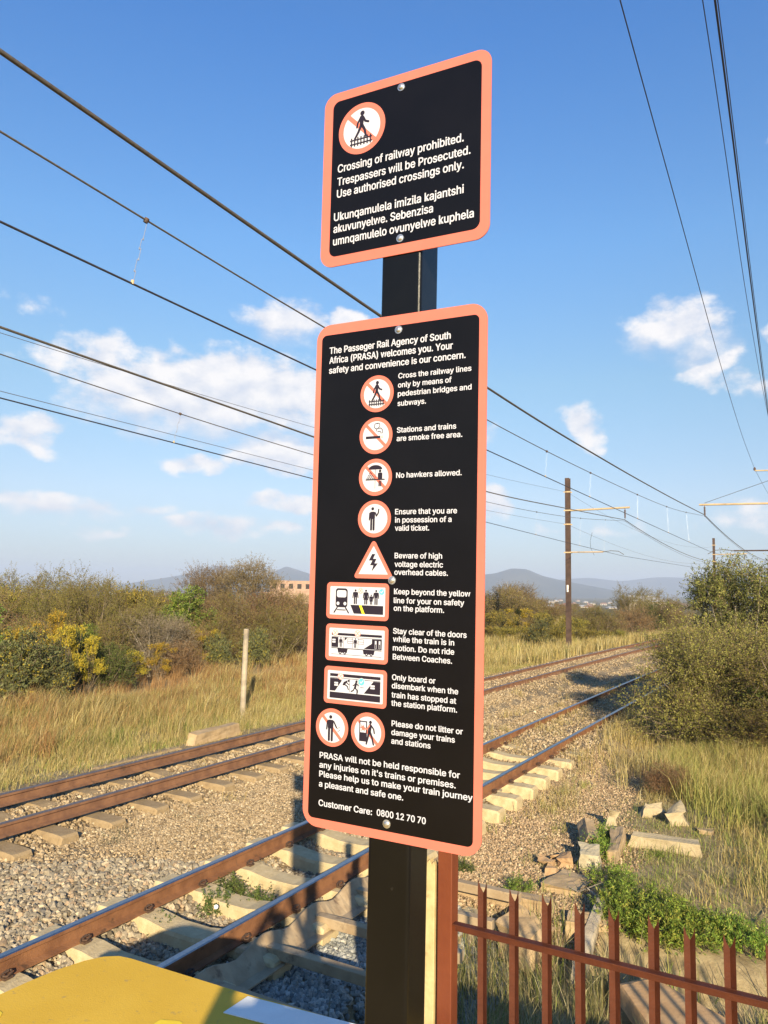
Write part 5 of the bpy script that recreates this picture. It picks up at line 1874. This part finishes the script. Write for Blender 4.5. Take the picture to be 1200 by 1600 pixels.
def build_stones():
    rng = np.random.default_rng(99)
    vis = lambda a, b, x, y: (y > 3.2) & (x / y < .62) & (x / y > -.6) & (((b > NEAR_B + 1.02) | (b < NEAR_B - 1.02)) | (np.abs(((a - .42) / SLEEPER_PITCH + .5) % 1 - .5) * SLEEPER_PITCH > .12))
    a, b, x, y = scatter(rng, 26000, 2.2, 10.5, -8.1, -5.2, 0, vis, 1.0)
    m = (a < 7.2 + 1.3 * wave(x, y, 13, .9) + (b + 5.5) * .5)
    stones('ballast_stone', 'grey and pinkish ballast stones heaped along the near track', 1, x[m], y[m], rng.uniform(.016, .042, m.sum()), GREYS)
    k = ~m
    stones('gravel', 'dusty tan gravel between the two tracks', 2, x[k], y[k], rng.uniform(.007, .022, k.sum()), TANS, .42)
    a, b, x, y = scatter(rng, 26000, 6.5, 22, -8.0, -5.6, 0, vis, 1.2)
    stones('gravel', 'fine brown gravel spread between the tracks beyond the signpost', 3, x, y, rng.uniform(.008, .022, len(x)), TANS, .4)
    a, b, x, y = scatter(rng, 34000, 13, 42, -10.0, -3.7, 0, lambda a, b, x, y: x / y < .5, 1.4)
    stones('gravel', 'coarse tan gravel burying the sleepers toward the bend of the line', 8, x, y, rng.uniform(.014, .034, len(x)), TANS, .25)
    a, b, x, y = scatter(rng, 10000, 2.6, 12, -5.4, -4.3, 0, vis, 1.1)
    stones('ballast_stone', 'ballast stones lying in the cribs between the two bright rails', 4, x, y, rng.uniform(.016, .034, len(x)), GREYS, .45)
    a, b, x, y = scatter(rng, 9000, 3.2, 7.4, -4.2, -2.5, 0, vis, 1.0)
    stones('ballast_stone', 'grey stones tinted cool to suggest shade, inside the steel frame beside the nearest rail', 5, x, y, rng.uniform(.02, .042, len(x)), SHADE_COOLS)
    a, b, x, y = scatter(rng, 26000, 7.3, 15, -4.0, -1.9, 0, lambda a, b, x, y: (b < -2.2 - .6 * rng.random(len(b)) + (a < 11) * .5), 1.2)
    stones('gravel', 'pinkish tan gravel on the shoulder right of the near track', 6, x, y, rng.uniform(.008, .02, len(x)), [(.38, .275, .17, 4), (.31, .215, .13, 3), (.45, .35, .225, 2), (.22, .155, .09, 2)])
    a, b, x, y = scatter(rng, 20000, 3, 20, -9.95, -7.7, 0, lambda a, b, x, y: x / y > -.62, 1.2)
    stones('gravel', 'dusty gravel packed round the sleepers of the far track', 7, x, y, rng.uniform(.012, .03, len(x)), TANS, .1)


build_stones()


# ------------------------------------------------------------------ things lying about
def chunk(name, pts, h, mat, label, cat, seed=0, rough=.02, tilt=(0, 0, 0), z=None, group=None, taper=.9, bevel=.022):
    """a broken block: outline pts in the track frame, height h, slightly irregular"""
    r = np.random.default_rng(seed + 5)
    ca, cb = np.mean([p[0] for p in pts]), np.mean([p[1] for p in pts])
    x, y, _ = tw(ca, cb)
    z = float(ground_z(x, y)) - .03 if z is None else z
    b = MB()
    n = len(pts)
    loc = [((p[1] - cb), (p[0] - ca)) for p in pts]
    jit = lambda: float(r.normal(0, rough))
    vs = [(u + jit(), v + jit(), -.05) for u, v in loc] + [(u * taper + jit(), v * taper + jit(), h * .55 + jit()) for u, v in loc] + \
         [(u * taper * .95 + jit(), v * taper * .95 + jit(), h + jit()) for u, v in loc]
    area = sum(loc[k][0] * loc[(k + 1) % n][1] - loc[(k + 1) % n][0] * loc[k][1] for k in range(n))
    fs = [tuple(range(n - 1, -1, -1)), tuple(range(2 * n, 3 * n))]
    for L in (0, 1):
        fs += [(L * n + j, L * n + (j + 1) % n, (L + 1) * n + (j + 1) % n, (L + 1) * n + j) for j in range(n)]
    if area < 0:
        fs = [f[::-1] for f in fs]
    b.add(vs, fs)
    me = b.mesh(name, M[mat])
    bm = bmesh.new()
    bm.from_mesh(me)
    bmesh.ops.recalc_face_normals(bm, faces=bm.faces)
    bmesh.ops.subdivide_edges(bm, edges=bm.edges, cuts=5, use_grid_fill=True)
    bm.normal_update()
    amp = min(.022, .07 * min(h, .3) + rough * .35)
    for vv in bm.verts:
        c = vv.co * 7 + Vector((seed * 3.1, seed, 0))
        vv.co += vv.normal * (mnoise.noise(c) * amp + mnoise.noise(c * 3.2) * amp * .45)
    bm.to_mesh(me)
    bm.free()
    o = put(bpy.data.objects.new(name, me))
    o.location = (x, y, z)
    o.rotation_euler = (tilt[0], tilt[1], -PSI + tilt[2])
    return tag(o, label, cat, group)


def quad(a0, a1, b0, b1):
    return [(a0, b0), (a0, b1), (a1, b1), (a1, b0)]


def build_litter():
    # beside the far track: long concrete block and a timber stake
    chunk('concrete_block', [(11.25, -10.62), (11.3, -10.4), (12.75, -10.45), (12.75, -10.7)], .25, 'concrete_tan', 'long low concrete block in the grass beside the far rail', 'block', 1, .015)
    chunk('concrete_block', [(8.9, -10.5), (8.9, -10.36), (11.1, -10.40), (11.1, -10.55)], .05, 'sleeper_dusty', 'flat half-buried concrete strip beside the far rail, next to the long block', 'block', 2, .012)
    x, y, _ = tw(15.6, -12.8)
    b = MB()
    gz = float(ground_z(x, y))
    pts = [(0, 0, -.2), (.005, 0, .7), (.012, .01, 1.5), (.02, .01, 2.22), (.021, .01, 2.25)]
    b.tube(pts, [.072, .07, .068, .066, .055], 10)
    o = b.build('wooden_stake', M['wood'], None)
    o.location = (x, y, gz)
    tag(o, 'weathered grey timber stake standing in the tall grass of the verge', 'post')
    # shoulder of the near track
    chunk('concrete_kerb', [(10.2, -2.2), (10.36, -2.2), (10.52, -1.32), (10.3, -1.30)], .19, 'concrete', 'pale concrete kerb piece lying across the slope, below two upright blocks', 'kerb', 3, .012, bevel=.03)
    chunk('concrete_block', [(11.6, -2.3), (11.75, -2.33), (11.9, -2.06), (11.72, -2.02)], .2, 'concrete', 'upright broken block with a slanting top, left of a pair above the kerb piece', 'block', 4, .03, (.1, .15, .2))
    chunk('concrete_block', [(11.4, -1.88), (11.62, -1.92), (11.75, -1.66), (11.5, -1.63)], .27, 'concrete', 'upright broken block, taller of a pair above the kerb piece', 'block', 5, .03, (.12, -.2, .1))
    chunk('concrete_block', [(11.3, -1.5), (11.5, -1.55), (11.55, -1.3), (11.3, -1.3)], .08, 'concrete_tan', 'thin dark slab fragment at the right end of the kerb piece', 'block', 6, .02)
    chunk('concrete_block', [(9.1, -2.52), (9.15, -2.28), (9.45, -2.3), (9.42, -2.55)], .24, 'pale_rock', 'white-faced concrete chunk standing at the edge of the gravel', 'block', 7, .02, (.12, .05, .1))
    chunk('concrete_block', [(9.6, -2.64), (9.6, -2.48), (10.3, -2.6), (10.25, -2.78)], .26, 'concrete_tan', 'long leaning concrete slab behind the white-faced chunk', 'block', 8, .03, (.15, .2, .1))
    chunk('concrete_block', [(9.5, -2.27), (9.45, -2.1), (10.4, -2.2), (10.4, -2.38)], .2, 'concrete_tan', 'brown concrete slab on edge, to the right of the white-faced chunk', 'block', 9, .03, (.1, -.15, 0))
    chunk('rock', [(10.7, -2.58), (10.75, -2.42), (10.9, -2.46), (10.86, -2.62)], .3, 'concrete', 'pointed pale rock at the head of the rubble line', 'rock', 10, .04, (0, .2, .3), taper=.55)
    for k, (a, bb, h, lab) in enumerate(((9.0, -2.86, .12, 'large orange-brown brick lump in the gravel'), (9.15, -2.66, .14, 'orange-brown brick lump touching the white-faced chunk'),
                                         (8.85, -2.7, .09, 'small orange-brown brick lump, nearest the fence'), (9.32, -2.8, .08, 'small orange-brown brick lump at the back of the brick pile'))):
        chunk('broken_brick', [(a - .1, bb - .07), (a - .09, bb + .09), (a + .1, bb + .1), (a + .08, bb - .09)], h, 'brick', lab, 'brick', 20 + k, .025)
    chunk('stone_slab', [(8.3, -2.75), (8.25, -2.3), (8.85, -2.2), (8.9, -2.62)], .12, 'concrete_tan', 'flat stone slab before the brick lumps', 'slab', 30, .025, (-.06, .04, .15))
    chunk('stone_slab', [(8.5, -2.2), (8.4, -1.95), (8.8, -1.9), (8.95, -2.15)], .10, 'concrete_tan', 'smaller flat slab at the edge of the green weeds', 'slab', 31, .025)
    chunk('concrete_kerb', [(7.62, -3.75), (7.8, -3.75), (7.9, -2.3), (7.7, -2.3)], .30, 'concrete_tan', 'long dusty kerb edging the gravel, behind the first pickets', 'kerb', 32, .008, z=-.36, bevel=.02)
    chunk('concrete_kerb', [(7.55, -2.25), (7.75, -2.27), (7.95, -1.75), (7.75, -1.7)], .24, 'concrete_tan', 'short broken kerb piece continuing the long dusty kerb', 'kerb', 33, .015, (0, .05, .1), z=-.36, bevel=.02)
    chunk('boulder', [(7.2, -2.75), (7.1, -2.4), (7.5, -2.3), (7.58, -2.7)], .26, 'concrete_tan', 'tan boulder jutting below the long dusty kerb', 'rock', 34, .05, z=-.4, taper=.8, bevel=.04)
    chunk('boulder', [(7.25, -3.3), (7.2, -3.0), (7.5, -3.0), (7.52, -3.3)], .2, 'concrete', 'small boulder below the kerb, beside the red post', 'rock', 35, .05, z=-.4, taper=.8, bevel=.04)
    chunk('concrete_slab', [(6.95, -1.62), (7.2, -1.35), (6.75, -.62), (6.2, -.72), (6.35, -1.2)], .07, 'brown_slab', 'brown concrete slab lying in the hollow behind the fence', 'slab', 36, .012, (.05, -.03, 0), z=-.33)
    chunk('timber_baulk', [(7.0, -2.0), (7.05, -1.9), (8.2, -1.93), (8.2, -2.04)], .1, 'wood', 'grey timber baulk sloping down from the rubble toward the fence', 'timber', 37, .015, (.22, 0, 0), z=-.24)
    # bottle cap between the rails, blue scrap by the weeds
    b = MB()
    b.tube([(0, 0, 0), (0, 0, .012), (0, 0, .018)], [.02, .02, .015], 12)
    o = b.build('bottle_cap', M['litter'], None)
    x, y, _ = tw(5.75, -4.95)
    o.location = (x, y, .03)
    o.rotation_euler = (.9, 0, .3)
    tag(o, 'small white bottle cap lying among weeds between the bright rails', 'litter')
    r = np.random.default_rng(4)
    for k, (a, bb, ln, an, lab) in enumerate(((7.3, -.85, 1.2, .9, 'thin bleached stick under the right end of the green weeds'), (7.0, -.55, 1.0, .6, 'bleached stick in front of the green weeds, next to the slab'),
                                              (7.7, -.35, 1.4, 1.2, 'long bleached branch right of the green weeds'), (8.1, -1.85, .7, 2.2, 'curved stick beside the timber baulk'))):
        b = MB()
        p = [Vector((ln * t * cos(an), ln * t * sin(an), .06 + .08 * sin(t * 3) + .02 * r.normal())) for t in np.linspace(0, 1, 7)]
        b.tube(p, [.014 - .009 * t for t in np.linspace(0, 1, 7)], 6)
        b.tube([p[3], p[3] + Vector((.15 * sin(an), .2 * cos(an), .1))], [.007, .003], 5)
        o = b.build('fallen_stick', M['grey_bark'], None)
        x, y, _ = tw(a, bb)
        o.location = (x, y, float(ground_z(x, y)))
        tag(o, lab, 'stick')


build_litter()


def build_weeds():
    G = [(.14, .22, .03, 4), (.21, .29, .04, 3), (.08, .13, .02, 2), (.32, .33, .06, 2)]
    D = [(.06, .09, .02, 3), (.09, .12, .03, 3), (.14, .14, .05, 1)]

    def herb(kind, seed, w, h, n, leaf, L, W, pal, up=.5):
        make_plant(kind, 'green_weed', seed, [(0, 0, h * .45, w * .5, w * .5, h * .5), (w * .25, .1, h * .4, w * .35, w * .35, h * .45), (-w * .25, -.05, h * .4, w * .35, w * .35, h * .42)],
                   n, .16, leaf, L, W, pal, twig=(.12, .13, .04), tw_w=.002, up=up, rnd=.6, shell=.2, hole=.5, r0=.006, stems=3, forks=3, spread=.012, base_r=.05, leafname='foliage', trunkname='stem')
    herb('weed1', 301, .72, .36, 420, 13, .045, .011, G)
    herb('weed2', 302, .5, .3, 200, 12, .04, .010, G + D[:1])
    herb('weed3', 303, .34, .22, 130, 10, .035, .016, D)

    def W_(kind, a, b, s, label, sz=None, group=None):
        x, y, _ = tw(a, b)
        plant(kind, x, y, s, label=label, cat='weed', sz=sz, group=group)
    W_('weed1', 7.95, -1.72, .85, 'bushy bright green weed at the left end of the green patch', .9)
    W_('weed1', 8.0, -1.38, .95, 'bushy bright green weed in the middle of the green patch', 1.0)
    W_('weed1', 7.95, -1.08, .8, 'bushy bright green weed right of the middle of the green patch', .8)
    W_('weed1', 8.05, -.68, .72, 'yellowish green weed at the right end of the green patch', .85)
    W_('weed2', 8.3, -1.75, 1.1, 'leafy weed creeping up from the green patch toward the rubble')
    W_('weed2', 8.75, -2.05, .9, 'leafy weed between the small slab and the brown slab on edge')
    W_('weed2', 9.62, -2.42, .75, 'ferny green weed spilling over the white-faced chunk', .9)
    W_('weed2', 10.2, -2.5, .7, 'ferny green weed among the leaning slabs', .8)
    W_('weed2', 8.1, -2.85, .6, 'sparse green weed at the foot of the gravel by the long kerb')
    W_('weed2', 10.05, -1.78, .3, 'small green sprig growing against the pale kerb piece')
    W_('weed3', 6.3, -5.22, .8, 'dark green weed against the second bright rail, left of the bottle cap')
    W_('weed3', 5.95, -5.1, .85, 'dark green weed beside the bottle cap between the rails')
    W_('weed3', 6.2, -4.8, .8, 'dark green weed right of the bottle cap between the rails')
    W_('weed3', 5.35, -5.2, .7, 'tuft of weed clinging to the second bright rail near the platform')
    W_('weed3', 5.95, -3.2, .35, 'lime green sprig beside a cross tube of the steel frame')
    W_('weed3', 6.2, -9.4, .8, 'brown weed against the far rail at the left edge of the gravel')
    W_('weed3', 8.3, -3.55, .5, 'weed at the end of a cream sleeper beside the gravel shoulder')


build_weeds()


# ------------------------------------------------------------------ township, tower
def house_parts(kind, w, d, h, roof, wall='housewall'):
    root = bpy.data.objects.new(kind, None)
    COL.objects.link(root)
    b = MB()
    b.box(-w / 2, w / 2, -d / 2, d / 2, -1, h)
    b.build('wall', M[wall], root)
    r = MB()
    e, rh = .45, d * .24
    vs = [(-w / 2 - e, -d / 2 - e, h + .01), (w / 2 + e, -d / 2 - e, h + .01), (w / 2 + e, d / 2 + e, h + .01), (-w / 2 - e, d / 2 + e, h + .01), (-w / 2 + d * .25, 0, h + rh), (w / 2 - d * .25, 0, h + rh)]
    r.add(vs, [(0, 1, 5, 4), (2, 3, 4, 5), (1, 2, 5), (3, 0, 4), (3, 2, 1, 0)])
    r.build('roof', M[roof], root)
    for k, xx in enumerate((-w * .3, w * .05, w * .32)):
        q = MB()
        q.box(xx - .6, xx + .6, -d / 2 - .06, -d / 2 - .005, .9 if k != 1 else 0, 2.1)
        q.build('window' if k != 1 else 'door', M['dark'], root)
    return root


def build_town():
    r = np.random.default_rng(17)
    protos = [house_parts('house', 10, 7, 2.8, 'houseroof'), house_parts('house', 12, 7.5, 3.0, 'housegrey'), house_parts('house', 8, 6.5, 2.7, 'houseroof', 'brickwall')]
    used = [False] * 3

    def place(k, x, y, rot, s, label, group):
        p = protos[k]
        if not used[k]:
            used[k] = True
            o = p
        else:
            o = p.copy()
            COL.objects.link(o)
            for ch in p.children:
                c = ch.copy()
                COL.objects.link(c)
                c.parent = o
        o.location = (x, y, float(ground_z(x, y)))
        o.rotation_euler = (0, 0, rot)
        o.scale = (s, s, s)
        tag(o, label, 'house', group)
    for k in range(95):
        Y = r.uniform(480, 2000)
        xp = r.uniform(745, 1090) if k < 70 else r.uniform(-40, 500)
        x, y = px(xp, Y)
        place(int(r.integers(0, 3)), x, y, r.uniform(-.6, .6), r.uniform(.65, 1.0), 'tiny far house of the township on the plain', 'township houses on the plain')
    x, y = px(1000, 190)
    place(1, x, y, .2, .8, 'low pale house seen across the veld, closest of the far houses', None)
    # bare brick building on the left
    x, y = px(458, 240)
    root = empty('brick_building', (x, y, float(ground_z(x, y))), .15, 'unfinished brick building with empty windows, above the bushes beside the tall sign', 'building')
    b = MB()
    Wd, Hh = 13.0, 7.0
    n = 5
    z0, z1 = 4.5, 6.0
    b.box(-Wd / 2, Wd / 2, -.12, .12, 0, z0)
    b.box(-Wd / 2, Wd / 2, -.12, .12, z1, Hh)
    for k in range(n + 1):
        c = -Wd / 2 + k * Wd / n
        b.box(max(-Wd / 2, c - .65), min(Wd / 2, c + .65), -.118, .118, z0 + .001, z1 - .001)
    for sx in (-1, 1):
        b.box(sx * (Wd / 2 - .12) - .115, sx * (Wd / 2 - .12) + .115, .121, 7, 0, Hh - .002)
    b.build('wall', M['brickwall'], root)
    f = MB()
    f.box(-Wd / 2 + .3, Wd / 2 - .3, 6.7, 6.9, 0, Hh - .1)
    f.build('back_wall', M['dark'], root)  # near-black wall colour stands in for the shade inside the shell
    p = MB()
    p.box(-9, 9, -4, -3.8, 0, 3.4)
    o = p.build('boundary_wall', M['brickwall'], None)
    o.location = root.location
    o.rotation_euler = (0, 0, .1)
    tag(o, 'low brick wall in front of the unfinished brick building', 'wall')
    # lattice tower
    x, y = px(793, 900)
    t = MB()
    for sx, sy in ((-1, -1), (1, -1), (1, 1), (-1, 1)):
        t.tube([(sx * 1.1, sy * 1.1, 0), (sx * .35, sy * .35, 30)], [.16, .1], 5)
    for k in range(12):
        z0, z1 = k * 2.5, (k + 1) * 2.5
        q0, q1 = 1.1 - .75 * z0 / 30, 1.1 - .75 * z1 / 30
        for sx, sy, tx, ty in ((-1, -1, 1, -1), (1, -1, 1, 1), (1, 1, -1, 1), (-1, 1, -1, -1)):
            t.tube([(sx * q0, sy * q0, z0), (tx * q1, ty * q1, z1)], .06, 4)
    t.tube([(0, 0, 30), (0, 0, 33)], .08, 5)
    o = t.build('radio_tower', M['steelwire'], None)
    o.location = (x, y, float(ground_z(x, y)))
    tag(o, 'thin pale lattice tower in front of the domed hill', 'tower')


build_town()


# ------------------------------------------------------------------ the photographer
def build_person():
    """stands on the platform behind the camera; only the shadow falls into view"""
    x0, y0 = -.02, -.42
    J = {}
    verts, edges, rad = [], [], []

    def v(name, x, y, z, r, to=None):
        J[name] = len(verts)
        verts.append((x, y, z))
        rad.append(r)
        if to is not None:
            edges.append((J[to], J[name]))
    v('pelvis', 0, 0, .96, .15)
    v('waist', 0, 0, 1.10, .135, 'pelvis')
    v('chest', 0, .01, 1.32, .15, 'waist')
    v('neck0', 0, .0, 1.47, .075, 'chest')
    v('neck', 0, .02, 1.53, .055, 'neck0')
    v('head0', 0, .05, 1.60, .085, 'neck')
    v('head1', 0, .05, 1.68, .09, 'head0')
    v('head2', 0, .04, 1.75, .065, 'head1')
    for s, n in ((-1, 'l'), (1, 'r')):
        v(n + 'sh', s * .17, 0, 1.43, .07, 'chest')
        v(n + 'ua', s * .24, .08, 1.36, .055, n + 'sh')
        v(n + 'el', s * .27, .18, 1.33, .045, n + 'ua')
        v(n + 'fa', s * .19, .26, 1.50, .04, n + 'el')
        v(n + 'wr', s * .10, .32, 1.66, .03, n + 'fa')
        v(n + 'pa', s * .075, .33, 1.73, .035, n + 'wr')
        for k, (dx, L) in enumerate(((-.024, .07), (-.008, .085), (.009, .08), (.025, .065))):
            v(n + 'f%d' % k, s * .075 + dx, .345, 1.775, .009, n + 'pa')
            v(n + 'g%d' % k, s * .075 + dx, .36, 1.775 + L * .5, .008, n + 'f%d' % k)
            v(n + 'h%d' % k, s * .075 + dx - s * .02, .365, 1.775 + L * .75, .007, n + 'g%d' % k)
        v(n + 'th', s * .075 - s * .04, .33, 1.755, .010, n + 'pa')
        v(n + 'th2', s * .075 - s * .055, .34, 1.79, .008, n + 'th')
        v(n + 'hip', s * .095, 0, .90, .105, 'pelvis')
        v(n + 'kn', s * .11, .02, .50, .065, n + 'hip')
        v(n + 'ca', s * .115, -.01, .34, .058, n + 'kn')
        v(n + 'an', s * .12, -.02, .09, .04, n + 'ca')
        v(n + 'to', s * .14, .14, .035, .035, n + 'an')
    me = bpy.data.meshes.new('person')
    me.from_pydata(verts, edges, [])
    me.update()
    o = put(bpy.data.objects.new('person', me))
    md = o.modifiers.new('skin', 'SKIN')
    sv = me.skin_vertices[0].data
    for k, r in enumerate(rad):
        sv[k].radius = (r, r)
    sv[0].use_root = True
    sb = o.modifiers.new('sub', 'SUBSURF')
    sb.levels = sb.render_levels = 2
    me.materials.append(M['shirt'])
    o.location = (x0, y0, PLATFORM_Z)
    tag(o, 'person in dark clothes on the platform, both hands raised to hold a phone', 'person')


build_person()


# ------------------------------------------------------------------ haze
def build_haze():
    b = MB()
    b.box(-8700, 8700, -8700, 8700, -20, 185)
    m = bpy.data.materials.new('haze_air')
    m.use_nodes = True
    w = NT(m.node_tree)
    v = w.n('ShaderNodeVolumePrincipled', i={'Color': (.62, .74, 1.0, 1), 'Density': HAZE_DENSITY, 'Anisotropy': 0.0})
    out = w.n('ShaderNodeOutputMaterial')
    w.t.links.new(v.outputs[0], out.inputs['Volume'])
    o = b.build('haze', m)
    tag(o, None, None, kind='stuff')


HAZE_DENSITY = 0.00022
build_haze()
